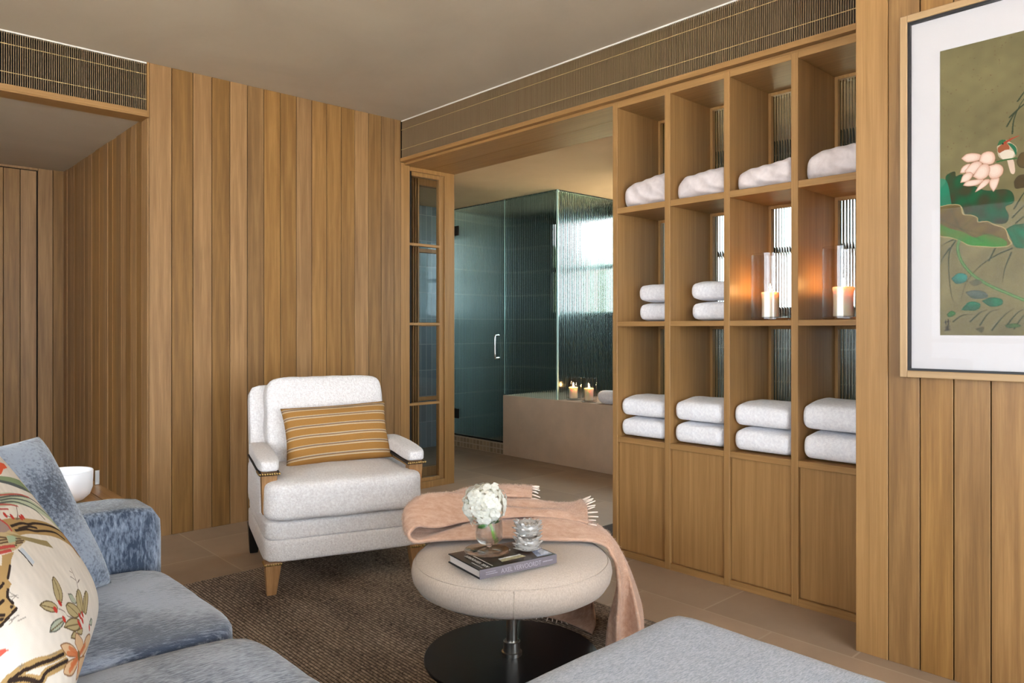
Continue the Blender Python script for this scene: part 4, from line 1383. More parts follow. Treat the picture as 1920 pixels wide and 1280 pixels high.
PRINT={"leafgreen":[[0.121,0.4],[0.212,0.381],[0.354,0.338],[0.566,0.263],[0.623,0.175],[0.636,0.121],[0.494,0.175],[0.327,0.253],[0.209,0.312],[0.118,0.35],[0.049,0.375]],"leafdark":[[0.071,0.385],[0.154,0.363],[0.312,0.3],[0.49,0.217],[0.636,0.121],[0.494,0.175],[0.327,0.253],[0.209,0.312],[0.118,0.35],[0.049,0.375]],"redfl":[[0.337,0.475],[0.44,0.45],[0.515,0.425],[0.503,0.388],[0.379,0.4],[0.274,0.387],[0.23,0.388],[0.132,0.403]],"feather":[[-0.194,0.285],[-0.113,0.263],[0.117,0.213],[0.297,0.134],[0.413,0.049],[0.539,-0.055],[0.623,-0.162]],"feather2":[[[-0.138,0.288],[0.152,0.225],[0.41,0.137],[0.558,0.038],[0.633,-0.057],[0.63,-0.152]],[[-0.2,0.263],[0.071,0.199],[0.248,0.113],[0.356,0.031],[0.388,-0.05]],[[-0.11,0.263],[0.112,0.213],[0.33,0.125],[0.456,0.038],[0.6,-0.075]]],"redline":[[[-0.1,0.3],[0.112,0.25],[0.287,0.199],[0.426,0.137]],[[-0.218,0.26],[-0.031,0.205],[0.086,0.156]],[[-0.264,0.238],[-0.099,0.188]]],"branch":[[-0.298,0.1],[-0.099,0.05],[0.1,-0.025],[0.303,-0.112],[0.472,-0.211],[0.614,-0.325],[0.618,-0.4]],"branchk":[[[-0.254,0.099],[-0.076,0.063],[0.032,0.019],[0.149,-0.012],[0.369,-0.102],[0.597,-0.221],[0.628,-0.27]],[[-0.244,0.06],[-0.074,0.012],[0.043,-0.043],[0.219,-0.102],[0.393,-0.177],[0.492,-0.263]],[[-0.174,0.05],[-0.002,0.01],[0.11,-0.039]]],"branchred":[[0.627,-0.242],[0.627,-0.317],[0.629,-0.421]],"birdbody":[[-0.389,0.2],[-0.328,0.177],[-0.293,0.125],[-0.299,0.077],[-0.2,-0.013],[-0.224,-0.034],[-0.399,-0.023],[-0.498,-0.008],[-0.612,0.028],[-0.65,0.05]],"birdgrey":[[-0.389,0.2],[-0.328,0.177],[-0.295,0.135],[-0.293,0.089],[-0.395,0.099],[-0.452,0.124],[-0.497,0.149]],"birdgreen":[[-0.414,0.08],[-0.29,0.039],[-0.332,0.007],[-0.449,0.038]],"birdl":[[[-0.49,0.101],[-0.433,0.074]],[[-0.514,0.088],[-0.438,0.062]],[[-0.538,0.075],[-0.452,0.049]],[[-0.544,0.054],[-0.383,-0.005]],[[-0.576,0.051],[-0.436,0.006]],[[-0.595,0.039],[-0.487,0.004]],[[-0.326,0.025],[-0.263,-0.0]],[[-0.353,0.014],[-0.242,-0.021]],[[-0.375,0.006],[-0.276,-0.025]]],"birdr":[[[-0.328,0.177],[-0.293,0.125],[-0.299,0.081]],[[-0.569,0.057],[-0.419,0.002]],[[-0.602,0.035],[-0.494,0.001]]],"tail":[[-0.401,0.096],[-0.183,-0.011],[0.11,-0.153],[0.121,-0.22],[-0.026,-0.138],[-0.224,-0.025]],"leg":[[-0.398,-0.035],[-0.337,-0.041],[-0.327,-0.163],[-0.38,-0.161]],"legk":[[-0.406,-0.035],[-0.392,-0.095],[-0.394,-0.161]],"trunkA":[[-0.602,0.018],[-0.469,-0.02],[-0.555,-0.039],[-0.647,-0.083],[-0.7,-0.049]],"twig":[[[0.069,0.163],[-0.029,0.115],[-0.103,0.102]],[[-0.212,0.175],[-0.108,0.107]],[[0.047,0.077],[-0.103,0.102]]],"bud":[[-0.212,0.175],[-0.134,0.135],[0.03,0.083],[-0.01,0.088]],"trunk":[[-0.713,0.006],[-0.605,-0.06],[-0.697,-0.101],[-0.695,-0.141],[-0.738,-0.15],[-0.771,-0.179],[-0.775,-0.225],[-0.775,-0.257],[-0.836,-0.266],[-0.89,-0.275],[-0.912,-0.261]],"trunkk":[[[-0.605,-0.06],[-0.691,-0.103]],[[-0.741,-0.149],[-0.773,-0.177],[-0.773,-0.226]],[[-0.774,-0.112],[-0.739,-0.105]],[[-0.83,-0.178],[-0.807,-0.177]],[[-0.863,-0.227],[-0.85,-0.239]],[[-0.873,-0.245],[-0.865,-0.25]],[[-0.888,-0.273],[-0.836,-0.266],[-0.777,-0.261]],[[-0.795,-0.234],[-0.788,-0.236]]],"olive":[[[-0.294,-0.332],[-0.227,-0.327],[-0.223,-0.378],[-0.275,-0.437],[-0.375,-0.462],[-0.415,-0.437],[-0.387,-0.386]],[[-0.621,-0.351],[-0.552,-0.363],[-0.493,-0.4],[-0.465,-0.447],[-0.5,-0.462],[-0.558,-0.441],[-0.606,-0.394]],[[-0.09,-0.552],[0.037,-0.538],[0.051,-0.588],[-0.09,-0.662],[-0.172,-0.609]],[[-0.081,-0.66],[0.045,-0.622],[0.187,-0.612],[0.194,-0.651],[-0.017,-0.698]],[[-0.345,-0.505],[-0.277,-0.512],[-0.182,-0.571],[-0.15,-0.645],[-0.301,-0.613],[-0.368,-0.549]],[[-0.533,-0.566],[-0.443,-0.568],[-0.338,-0.6],[-0.237,-0.662],[-0.32,-0.683],[-0.432,-0.643]],[[-0.368,-0.673],[-0.234,-0.713],[-0.295,-0.729],[-0.371,-0.69]],[[-0.512,-0.652],[-0.446,-0.65],[-0.393,-0.668],[-0.451,-0.685]]],"mid":[[[-0.25,-0.337],[-0.317,-0.411],[-0.387,-0.45]],[[-0.61,-0.358],[-0.505,-0.446]],[[-0.669,-0.507],[-0.5,-0.538]],[[-0.31,-0.514],[-0.213,-0.638]],[[-0.51,-0.577],[-0.285,-0.666]],[[0.01,-0.549],[-0.103,-0.651]],[[0.164,-0.618],[-0.06,-0.676]]],"grey":[[[-0.687,-0.505],[-0.64,-0.487],[-0.562,-0.496],[-0.458,-0.539],[-0.525,-0.55],[-0.625,-0.537]],[[-0.188,-0.482],[-0.129,-0.514],[-0.144,-0.572],[-0.211,-0.529]],[[-0.006,-0.777],[0.082,-0.773],[0.124,-0.8],[0.071,-0.81]]],"red":[[-0.404,-0.456],[-0.509,-0.451],[-0.478,-0.538],[-0.195,-0.647],[-0.121,-0.664],[-0.275,-0.662],[-0.175,-0.687],[-0.26,-0.689],[-0.017,-0.796]],"orange":[[[-0.663,-0.613],[-0.6,-0.638],[-0.525,-0.7],[-0.487,-0.776],[-0.62,-0.713],[-0.657,-0.661]],[[-0.483,-0.704],[-0.405,-0.675],[-0.337,-0.73],[-0.298,-0.791],[-0.437,-0.787]],[[-0.336,-0.798],[-0.175,-0.794],[-0.009,-0.837],[0.01,-0.892],[-0.351,-0.838]],[[-0.489,-0.786],[-0.634,-0.732],[-0.7,-0.725],[-0.732,-0.749],[-0.651,-0.808],[-0.534,-0.815]],[[-0.47,-0.799],[-0.222,-0.888],[-0.355,-0.907],[-0.548,-0.876]]],"center":[[-0.463,-0.788]],"rays":[[[-0.463,-0.788],[-0.582,-0.681]],[[-0.463,-0.788],[-0.628,-0.689]],[[-0.463,-0.788],[-0.233,-0.816]],[[-0.463,-0.788],[-0.628,-0.763]],[[-0.463,-0.788],[-0.511,-0.851]],[[-0.463,-0.788],[-0.664,-0.774]]],"low":[[[-0.96,-0.528],[-0.916,-0.537],[-0.861,-0.565],[-0.787,-0.613],[-0.662,-0.663]],[[-0.962,-0.542],[-0.925,-0.6],[-0.885,-0.659],[-0.846,-0.649],[-0.787,-0.675],[-0.671,-0.716]]],"lowk":[[[-0.96,-0.537],[-0.915,-0.546],[-0.894,-0.562],[-0.855,-0.58],[-0.775,-0.625],[-0.675,-0.663]],[[-0.959,-0.542],[-0.926,-0.589],[-0.891,-0.659],[-0.856,-0.65],[-0.833,-0.65],[-0.765,-0.675],[-0.657,-0.717]]],"sprig":[[[-0.466,-0.466],[-0.417,-0.512],[-0.407,-0.551],[-0.335,-0.599]],[[0.159,-0.411],[0.111,-0.493],[0.048,-0.543]],[[0.051,-0.438],[0.111,-0.493]],[[0.198,-0.518],[0.103,-0.513]],[[0.103,-0.413],[0.131,-0.438]]],"scrib":[[[-0.749,-0.158],[-0.724,-0.225]],[[-0.762,-0.188],[-0.714,-0.211]],[[-0.773,-0.206],[-0.728,-0.206]],[[-0.846,-0.284],[-0.791,-0.297]],[[-0.856,-0.299],[-0.816,-0.292]],[[-0.812,-0.318],[-0.764,-0.335]],[[-0.924,-0.508],[-0.905,-0.523]],[[-0.791,-0.59],[-0.724,-0.623]],[[-0.923,-0.524],[-0.907,-0.506]]],"redbit":[[[-0.949,-0.356],[-0.936,-0.369],[-0.922,-0.386],[-0.914,-0.406],[-0.935,-0.4],[-0.949,-0.403],[-0.961,-0.392]]]}

o, uv, N = make_pillow('floral_pillow', 420, 0.28, 0.28, 0.11, 0.02, M['floral'])
o.location = (0.1847, 1.6222, 0.6783)
o.rotation_euler = pr(1.2162, 1.007, 0.02)
tag(o, 'cream floral pillow printed with branches, birds and lilies on the sofa', 'pillow')
cv = Canvas(uv, (212, 204, 194))
cv.mottle(0.02, 30, 3)
Q = PRINT
tan, blk, olv, red = (166, 136, 90), (52, 40, 34), (148, 134, 96), (176, 58, 48)
cv.poly(Q['leafgreen'], (126, 142, 108))
cv.poly(Q['leafdark'], (84, 92, 92))
cv.poly(Q['redfl'], (206, 88, 58))
cv.stroke(Q['feather'], 0.10, (176, 184, 158))
for s in Q['feather2']:
    cv.stroke(s, 0.014, (84, 90, 84))
for s in Q['redline']:
    cv.stroke(s, 0.014, (170, 84, 74))
cv.stroke(Q['branch'], 0.13, tan)
for s in Q['branchk']:
    cv.stroke(s, 0.020, blk)
cv.stroke(Q['branchred'], 0.05, (140, 62, 46))
cv.poly(Q['trunkA'], tan)
cv.poly(Q['trunk'], tan)
for s in Q['trunkk']:
    cv.stroke(s, 0.017, blk)
cv.poly(Q['birdbody'], (182, 160, 122))
cv.poly(Q['birdgrey'], (150, 128, 120))
cv.poly(Q['birdgreen'], (150, 166, 140))
for s in Q['birdl']:
    cv.stroke(s, 0.012, (92, 72, 52))
for s in Q['birdr']:
    cv.stroke(s, 0.02, (176, 72, 66))
cv.poly(Q['tail'], (142, 126, 88))
cv.poly(Q['leg'], (186, 194, 202))
cv.stroke(Q['legk'], 0.014, blk)
for s in Q['twig']:
    cv.stroke(s, 0.008, (110, 96, 88))
for p in Q['bud']:
    cv.disc(p, 0.022, red)
cv.poly(Q['redbit'][0], (200, 90, 76))
for s in Q['low']:
    cv.stroke(s, 0.05, tan)
for s in Q['lowk']:
    cv.stroke(s, 0.02, blk)
for s in Q['grey']:
    cv.poly(s, (164, 170, 152))
    cv.stroke(list(s) + [s[0]], 0.008, (90, 92, 84))
for s in Q['olive']:
    cv.poly(s, (172, 156, 116), curve=4)
    cv.stroke(list(s) + [s[0]], 0.009, (98, 82, 56), curve=4)
for s in Q['mid']:
    cv.stroke(s, 0.008, (104, 88, 60))
for s in Q['sprig']:
    cv.stroke(s, 0.007, (112, 96, 92))
for s in Q['scrib']:
    cv.stroke(s, 0.006, (120, 112, 106), 0.7)
for s in Q['orange']:
    cv.poly(s, (202, 168, 132), curve=4)
    cv.stroke(list(s) + [s[0]], 0.008, (130, 92, 62), curve=4)
for s in Q['rays']:
    cv.stroke(s, 0.028, (190, 104, 62), 0.8, taper=True)
for p in Q['center']:
    cv.disc(p, 0.03, (120, 96, 60))
for p in Q['red']:
    cv.disc(p, 0.022, red)
cv.apply(o.data)

# grey upholstered bench in the near corner
be = thing('upholstered_bench', 'grey heathered upholstered bench in front of the panelled wall and painting', 'bench', (1.10, 0.66, 0))
mb = MB()
mb.puffy((1.137, 0.637, 0.341), (0.720, 0.79, 0.17), 22, 18, (0.0, 0.0, 0.02), 0.0012, 2)
mb.build('seat_cushion', M['heather'], be, smooth=True)
mb = MB()
mb.puffy((1.135, 0.645, 0.155), (0.70, 0.78, 0.20), 18, 8)
mb.build('base', M['heather'], be, smooth=True)
for x in (0.84, 1.43):
    for y in (0.31, 0.98):
        box('leg', x - .025, x + .025, y - .025, y + .025, RUG, 0.06, M['hinge'], be, bevel=0.003)

# ------------------------------------------------------------------ side table, bowl
st = thing('side_table', 'oak side table in the alcove corner behind the sofa arm', 'side table', (0.45, 2.86, 0))
box('table_top', 0.16, 0.712, 2.625, 3.215, 0.470, 0.499, M['oak_table'], st, bevel=0.002)
mb = MB()
mb.box(0.713, 0.775, 2.563, 3.277, 0.466, 0.4995).box(0.10, 0.159, 2.563, 3.277, 0.466, 0.4995).box(0.16, 0.712, 2.563, 2.624, 0.466, 0.4995).box(0.16, 0.712, 3.216, 3.277, 0.466, 0.4995)
mb.build('top_frame', M['oak_table'], st, bevel=0.002)
for x in (0.13, 0.745):
    for y in (2.595, 3.245):
        box('leg', x - .025, x + .025, y - .025, y + .025, RUG if y < 3.2 else 0.0105, 0.47, M['oak'], st, bevel=0.003)
bo = thing('bowl', 'frosted white bowl with straight sides on the oak side table', 'bowl', (0.598, 2.935, 0.4998))
MB().lathe([(0, 0), (0.040, 0.0), (0.066, 0.008), (0.084, 0.024), (0.0925, 0.048), (0.0945, 0.106), (0.093, 0.108), (0.091, 0.106), (0.089, 0.050), (0.080, 0.028), (0.062, 0.014), (0, 0.010)], 64).build('bowl_body', M['ceramic'], bo, smooth=True, local=True)
bar = box('metal_bar', 0.757, 0.774, 3.178, 3.184, 0.4998, 0.556, M['steel'], bevel=0.0015)
tag(bar, 'small upright silver metal plate on the side table corner beside the white bowl', 'ornament')

# ------------------------------------------------------------------ round pouf table
TX, TY = 1.667, 1.797
pt = thing('pouf_table', 'round ecru linen pouf table on a steel post and black disc', 'pouf table', (TX, TY, RUG))
zb = RUG
MB().lathe([(0, 0), (0.288, 0), (0.290, 0.002), (0.290, 0.009), (0.288, 0.011), (0, 0.011)], 96).build('base_disc', M['black_metal'], pt, smooth='auto', local=True)
MB().lathe([(0, 0.011), (0.034, 0.011), (0.034, 0.022), (0.028, 0.024), (0.028, 0.056), (0.026, 0.058), (0, 0.058)], 40).build('collar', M['steel'], pt, smooth='auto', local=True)
MB().lathe([(0, 0.05), (0.0185, 0.05), (0.0185, 0.245), (0, 0.245)], 32).build('post', M['steel'], pt, smooth='auto', local=True)
prof = [(0, 0.232), (0.24, 0.232), (0.285, 0.238), (0.312, 0.254), (0.326, 0.276), (0.331, 0.300), (0.327, 0.322), (0.319, 0.332), (0.315, 0.336), (0.311, 0.341), (0.302, 0.3495), (0.28, 0.360), (0.24, 0.367), (0.15, 0.372), (0, 0.374)]
cu = MB().lathe(prof, 128).build('cushion', M['ecru'], pt, smooth=True, local=True)
# piping at the top seam and one vertical seam at the front
a0 = math.atan2(-0.7329, -0.6803)
MB().tube([(0.3178 * math.cos(2 * math.pi * k / 120), 0.3178 * math.sin(2 * math.pi * k / 120), 0.3345) for k in range(121)], 0.0016, 6).build('seam', M['ecru'], cu, smooth=True, local=True)
MB().tube([(r * math.cos(a0 + .02), r * math.sin(a0 + .02), z) for r, z in [(0.287, 0.237), (0.313, 0.253), (0.327, 0.276), (0.332, 0.300), (0.328, 0.322), (0.320, 0.332)]], 0.0014, 6).build('seam', M['ecru'], cu, smooth=True, local=True)
ZT = RUG + 0.374

# ------------------------------------------------------------------ book


def text_mesh(s, size, extrude=0.0003, width=1.0):
    cu_ = bpy.data.curves.new('lettering', 'FONT')
    cu_.body = s
    cu_.size = size
    cu_.extrude = extrude
    ob = bpy.data.objects.new('lettering', cu_)
    COL.objects.link(ob)
    dg = bpy.context.evaluated_depsgraph_get()
    me = bpy.data.meshes.new_from_object(ob.evaluated_get(dg))
    bpy.data.objects.remove(ob)
    w = max(v.co.x for v in me.vertices)
    if width:
        for v in me.vertices:
            v.co.x *= width
    return me, w * (width or 1)


BW, BD, BH = 0.274, 0.188, 0.027
bk = thing('book', 'thick black covered hardback book with a grey spine on the pouf table', 'book', (1.366, 1.607, ZT + 0.0005), math.radians(-9.4))
box('pages', 0.005, BW - 0.004, 0.004, BD - 0.004, 0.003, BH - 0.003, M['paper'], bk, local=True)
mb = MB()
mb.box(0, BW, 0.0015, BD, 0, 0.003).box(0, BW, 0.0015, BD, BH - 0.003, BH - 0.0002)
mb.build('case_boards', M['black'], bk, local=True, bevel=0.0006)
sp = box('spine', 0, BW, -0.001, 0.0015, 0, BH, m_plain('book_spine_grey', rgb(112, 105, 112), 0.4), bk, local=True, bevel=0.0006)
sil = m_plain('silver_lettering', rgb(160, 155, 163), 0.35)
pale = m_plain('pale_lettering', rgb(176, 172, 166), 0.5)


def put_text(s, size, mat, parent, mtx, width=1.0, name='lettering'):
    me, w = text_mesh(s, size, 0.0002, width)
    me.transform(mtx)
    me.materials.clear()
    me.materials.append(mat)
    o_ = bpy.data.objects.new(name, me)
    COL.objects.link(o_)
    o_.parent = parent
    return o_


RXs = Matrix.Rotation(R90, 4, 'X')
put_text('AXEL VERVOORDT', 0.0195, sil, sp, Matrix.Translation((0.072, -0.0013, 0.0062)) @ RXs, 0.86)


def fine_print(lines, mat, parent, z=None):
    """print too small to read: short broken strokes"""
    r_ = random.Random(4)
    for x, y, L, h, up in lines:
        mb_ = MB()
        t_ = 0.0
        while t_ < L:
            w_ = min(r_.uniform(0.0012, 0.0045), L - t_)
            if up == 'spine':
                mb_.box(x + t_, x + t_ + w_, -0.0013, -0.0010, y, y + h)
            else:
                mb_.box(x - h, x, y + t_, y + t_ + w_, BH, BH + 0.0003)
            t_ += w_ + r_.uniform(0.0006, 0.0014)
        mb_.build('fine_print', mat, parent, local=True)


fine_print([(0.020, 0.0158, 0.034, 0.0024, 'spine'), (0.020, 0.0102, 0.040, 0.0024, 'spine'), (0.222, 0.0118, 0.036, 0.0036, 'spine')], sil, sp)
# printed cover: dark room photograph with a pale terrace, title running up the left edge
nu, nv = 150, 100
uu, vv = np.meshgrid(np.linspace(0.0008, BW - 0.0008, nu), np.linspace(0.002, BD - 0.0008, nv))
P = np.stack([uu.ravel(), vv.ravel(), np.full(nu * nv, BH)], 1)
me = grid_mesh('cover_print', P, nu, nv)
cvr = Canvas(P[:, :2], (20, 16, 15))
cvr.poly([(0.10, 0.02), (0.27, 0.02), (0.27, 0.06), (0.20, 0.07), (0.10, 0.05)], (70, 52, 42))
cvr.poly([(0.095, 0.03), (0.185, 0.035), (0.18, 0.062), (0.10, 0.058)], (176, 170, 140))
cvr.poly([(0.10, 0.052), (0.18, 0.056), (0.18, 0.064), (0.10, 0.061)], (220, 222, 224))
cvr.poly([(0.21, 0.012), (0.268, 0.012), (0.268, 0.10), (0.235, 0.09)], (150, 160, 186))
cvr.poly([(0.232, 0.02), (0.268, 0.02), (0.268, 0.07), (0.245, 0.06)], (204, 210, 226))
cvr.poly([(0.19, 0.004), (0.21, 0.004), (0.215, 0.09), (0.195, 0.09)], (52, 36, 30))
cvr.poly([(0.06, 0.11), (0.10, 0.11), (0.10, 0.15), (0.06, 0.14)], (58, 46, 38))
cvr.mottle(0.10, 220, 2)
cvr.apply(me)
me.materials.append(M['print'])
cp = bpy.data.objects.new('cover_print', me)
COL.objects.link(cp)
cp.parent = bk
RZ = Matrix.Rotation(R90, 4, 'Z')
put_text('AXEL VERVOORDT', 0.0165, pale, cp, Matrix.Translation((0.040, 0.010, BH + 0.0003)) @ RZ, 0.92)
fine_print([(0.054, 0.014, 0.11, 0.0034, 'top'), (0.018, 0.014, 0.06, 0.003, 'top')], pale, cp)

# ------------------------------------------------------------------ glass plate, footed vase, flower, votives
ZBK = ZT + 0.0005 + BH + 0.0008
px_, py_ = 1.489, 1.716
gp_ = thing('glass_plate', 'small round glass plate on the book under the footed vase', 'plate', (px_, py_, ZBK))
MB().lathe([(0, 0), (0.045, 0), (0.050, 0.001), (0.068, 0.007), (0.071, 0.009), (0.070, 0.0105), (0.066, 0.010), (0.049, 0.0045), (0.044, 0.004), (0, 0.004)], 64).build('plate_body', m_glass('plate_glass', (1, 0.96, 0.92, 1), 0.0, 1.45, 0.3), gp_, smooth=True, local=True)
va = thing('footed_vase', 'small clear footed glass vase holding the white hydrangea', 'vase', (px_ + 0.004, py_ - 0.004, ZBK + 0.0045))
MB().lathe([(0, 0), (0.034, 0), (0.036, 0.0015), (0.030, 0.004), (0.012, 0.0065), (0.0075, 0.010), (0.0075, 0.018), (0.013, 0.0225), (0.030, 0.028), (0.040, 0.038), (0.0425, 0.052), (0.041, 0.100), (0.0402, 0.101), (0.0394, 0.100), (0.0408, 0.053), (0.038, 0.040), (0.028, 0.032), (0, 0.029)], 56).build('vase_body', M['clear_glass'], va, smooth=True, local=True)
vc = Vector((px_ + 0.004, py_ - 0.004, ZBK + 0.0045))
rt_ = Vector((0.7329, -0.6803, 0))
fl = thing('hydrangea', 'white hydrangea bloom in the footed glass vase', 'flower', tuple(vc + Vector((0, 0, 0.034))))
hc = vc + rt_ * (-0.014) + Vector((0, 0, 0.1445))
mb = MB()
rs = np.random.default_rng(11)
ga = math.pi * (3 - math.sqrt(5))
NF = 150
for i in range(NF):
    z = 1 - 1.86 * (i + 0.5) / NF
    r = math.sqrt(max(0, 1 - z * z))
    n = Vector((r * math.cos(ga * i), r * math.sin(ga * i), z)).normalized()
    R = 0.060 * (rs.uniform(0.92, 1.10) if i % 3 else rs.uniform(0.72, 0.86))
    c = hc + Vector((n.x * R * 1.06, n.y * R * 1.06, n.z * R * 1.0))
    n = (n + Vector(rs.normal(0, .22, 3))).normalized()
    a = n.orthogonal().normalized()
    b = n.cross(a)
    t0 = rs.uniform(0, 6.28)
    for k in range(4):
        t = t0 + k * R90
        d = a * math.cos(t) + b * math.sin(t)
        e = n.cross(d)
        L = rs.uniform(0.0120, 0.0165)
        w = L * 0.56
        lift = rs.uniform(0.1, 0.5)
        rows = []
        for s, ww in ((0.05, 0.15), (0.35, 0.8), (0.7, 1.0), (0.92, 0.6), (1.0, 0.12)):
            rows.append([c + d * (L * s) + n * (L * (lift * s - 0.30 * s * s)) + e * (w * ww * q_) + n * (0.10 * L * abs(q_) * ww) for q_ in (-1, -0.5, 0, 0.5, 1)])
        mb.grid(rows)
    mb.puffy(c + n * 0.0012, (0.0026, 0.0026, 0.0026), 2, 1)
mb.build('flower_head', M['petal'], fl, smooth=True)
mb = MB()
for k in range(18):
    n = Vector(rs.normal(0, 1, 3)).normalized()
    mb.tube([hc + Vector((0, 0, -0.045)), hc + n * 0.03 + Vector((0, 0, -0.01)), hc + n * 0.055], 0.0012, 5)
mb.tube([vc + rt_ * 0.016 + Vector((0, 0, 0.036)), vc + rt_ * 0.008 + Vector((0, 0, 0.07)), hc + Vector((0, 0, -0.04))], [0.0048, 0.0045, 0.004], 10)
mb.build('stem', M['stem'], fl, smooth=True)


def leaf_mesh(base, tip, side, w, sag):
    base, tip, side = Vector(base), Vector(tip), Vector(side).normalized()
    mb_ = MB()
    ax = tip - base
    nn = ax.cross(side).normalized()
    rows = []
    for i in range(11):
        s = i / 10
        ww = w * math.sin(math.pi * s ** 0.8) ** 0.8
        rows.append([base + ax * s + nn * (-sag * 4 * s * (1 - s)) + side * (ww * q_) + nn * (0.18 * ww * abs(q_)) for q_ in (-1, -.5, 0, .5, 1)])
    mb_.grid(rows)
    return mb_


sb = vc + Vector((0, 0, 0.085))
fw_ = Vector((0.6803, 0.7329, 0))
leaf_mesh(sb - fw_ * 0.006, sb - rt_ * 0.034 - fw_ * 0.022 + Vector((0, 0, -0.006)), fw_ + Vector((0, 0, .8)), 0.013, 0.004).build('leaf', M['leaf'], fl, smooth=True, solid=0.0006)
leaf_mesh(sb + rt_ * 0.006, sb + rt_ * 0.030 - fw_ * 0.014 + Vector((0, 0, 0.036)), rt_ - Vector((0, 0, .7)), 0.013, 0.004).build('leaf', M['leaf'], fl, smooth=True, solid=0.0006)
leaf_mesh(sb, sb - fw_ * 0.03 + Vector((0, 0, 0.022)), rt_, 0.014, 0.004).build('leaf', M['leaf'], fl, smooth=True, solid=0.0006)


def votive(z, label, seed):
    t = thing('votive_holder', label, 'votive holder', (1.600, 1.652, z), math.radians(seed * 17), 'stacked glass votives')
    MB().lathe([(0, 0.004), (0.026, 0.002), (0.034, 0.006), (0.038, 0.02), (0.036, 0.036), (0.033, 0.043), (0.030, 0.043), (0.031, 0.022), (0.026, 0.012), (0, 0.011)], 40).build('cup', M['votive_glass'], t, smooth=True, local=True)
    mb_ = MB()
    rs_ = np.random.default_rng(seed)
    for ring, (zz, rr, n_, up) in enumerate(((0.008, 0.033, 11, 0.1), (0.020, 0.036, 12, 0.35), (0.032, 0.035, 11, 0.9))):
        for k in range(n_):
            a = 2 * math.pi * (k + 0.5 * (ring % 2)) / n_ + rs_.uniform(-.16, .16)
            d = Vector((math.cos(a), math.sin(a), 0))
            e = Vector((-math.sin(a), math.cos(a), 0))
            p0 = d * (rr - 0.002) + Vector((0, 0, zz))
            L = 0.0165
            dr_ = (d + Vector((0, 0, up + rs_.uniform(-.3, .3)))).normalized()
            rows = []
            for s, ww in ((0, .7), (.35, 1), (.75, .75), (1, .15)):
                rows.append([p0 + dr_ * (L * s) + Vector((0, 0, 0.004 * s * s)) + e * (0.0098 * ww * q_) - d * (0.006 * abs(q_)) for q_ in (-1, 0, 1)])
            v0 = mb_.grid(rows)
    mb_.build('petals', M['votive_glass'], t, smooth=False, local=True, solid=0.003)
    return t


votive(ZBK, 'lower of two stacked petal textured glass votives on the book', 1)
votive(ZBK + 0.0445, 'upper of two stacked petal textured glass votives on the book', 2)

# ------------------------------------------------------------------ throw blanket over the pouf
th = thing('throw_blanket', 'blush pink mohair throw with fringes draped over the round pouf table', 'throw blanket', (TX, TY, RUG), math.radians(-42.87))
ribA = [
    [(.318, .050, .012), (.350, .015, .008), (.385, .085, .008), (.425, .045, .010), (.462, .100, .012), (.450, .190, .012)],
    [(.322, .030, .115), (.352, -.004, .115), (.382, .070, .118), (.420, .025, .120), (.448, .090, .122), (.440, .190, .118)],
    [(.342, .005, .245), (.360, -.012, .250), (.374, .040, .255), (.392, .050, .262), (.402, .110, .262), (.390, .190, .250)],
    [(.334, -.006, .335), (.342, .020, .352), (.344, .060, .362), (.346, .100, .364), (.342, .150, .360), (.320, .215, .345)],
    [(.296, .008, .378), (.290, .050, .398), (.284, .095, .408), (.280, .140, .408), (.268, .195, .398), (.235, .268, .366)],
    [(.15, .004, .390), (.15, .055, .416), (.15, .110, .428), (.15, .180, .424), (.15, .240, .408), (.14, .318, .362)],
    [(.0, -.004, .396), (.0, .050, .424), (.0, .110, .438), (.0, .170, .432), (.0, .240, .416), (.0, .342, .362)],
    [(-.14, -.012, .396), (-.14, .040, .420), (-.14, .100, .426), (-.15, .170, .424), (-.15, .240, .414), (-.14, .318, .364)],
    [(-.26, -.020, .390), (-.27, .030, .398), (-.27, .090, .404), (-.27, .150, .404), (-.26, .200, .400), (-.24, .268, .37)],
    [(-.325, -.020, .392), (-.345, .035, .398), (-.352, .090, .408), (-.350, .150, .410), (-.335, .210, .404), (-.30, .262, .385)],
    [(-.338, -.006, .412), (-.362, .050, .432), (-.372, .100, .446), (-.366, .160, .450), (-.350, .215, .440), (-.31, .27, .42)],
    [(-.318, .010, .432), (-.340, .070, .470), (-.348, .115, .484), (-.340, .165, .488), (-.322, .220, .474), (-.29, .275, .45)],
    [(-.262, .030, .424), (-.270, .085, .486), (-.272, .125, .502), (-.265, .170, .504), (-.255, .225, .486), (-.24, .285, .45)],
    [(-.16, .066, .430), (-.16, .105, .474), (-.16, .140, .492), (-.16, .180, .494), (-.16, .235, .478), (-.15, .295, .445)],
    [(-.02, .090, .440), (-.02, .115, .464), (-.02, .145, .476), (-.02, .185, .478), (-.02, .235, .468), (-.02, .300, .436)],
    [(.11, .095, .438), (.11, .120, .456), (.11, .150, .464), (.11, .190, .466), (.11, .230, .462), (.11, .285, .440)],
    [(.21, .095, .428), (.21, .120, .446), (.21, .150, .456), (.21, .185, .458), (.21, .220, .456), (.21, .260, .446)],
    [(.262, .075, .424), (.264, .110, .440), (.266, .145, .456), (.264, .180, .464), (.260, .215, .468), (.255, .250, .464)],
]
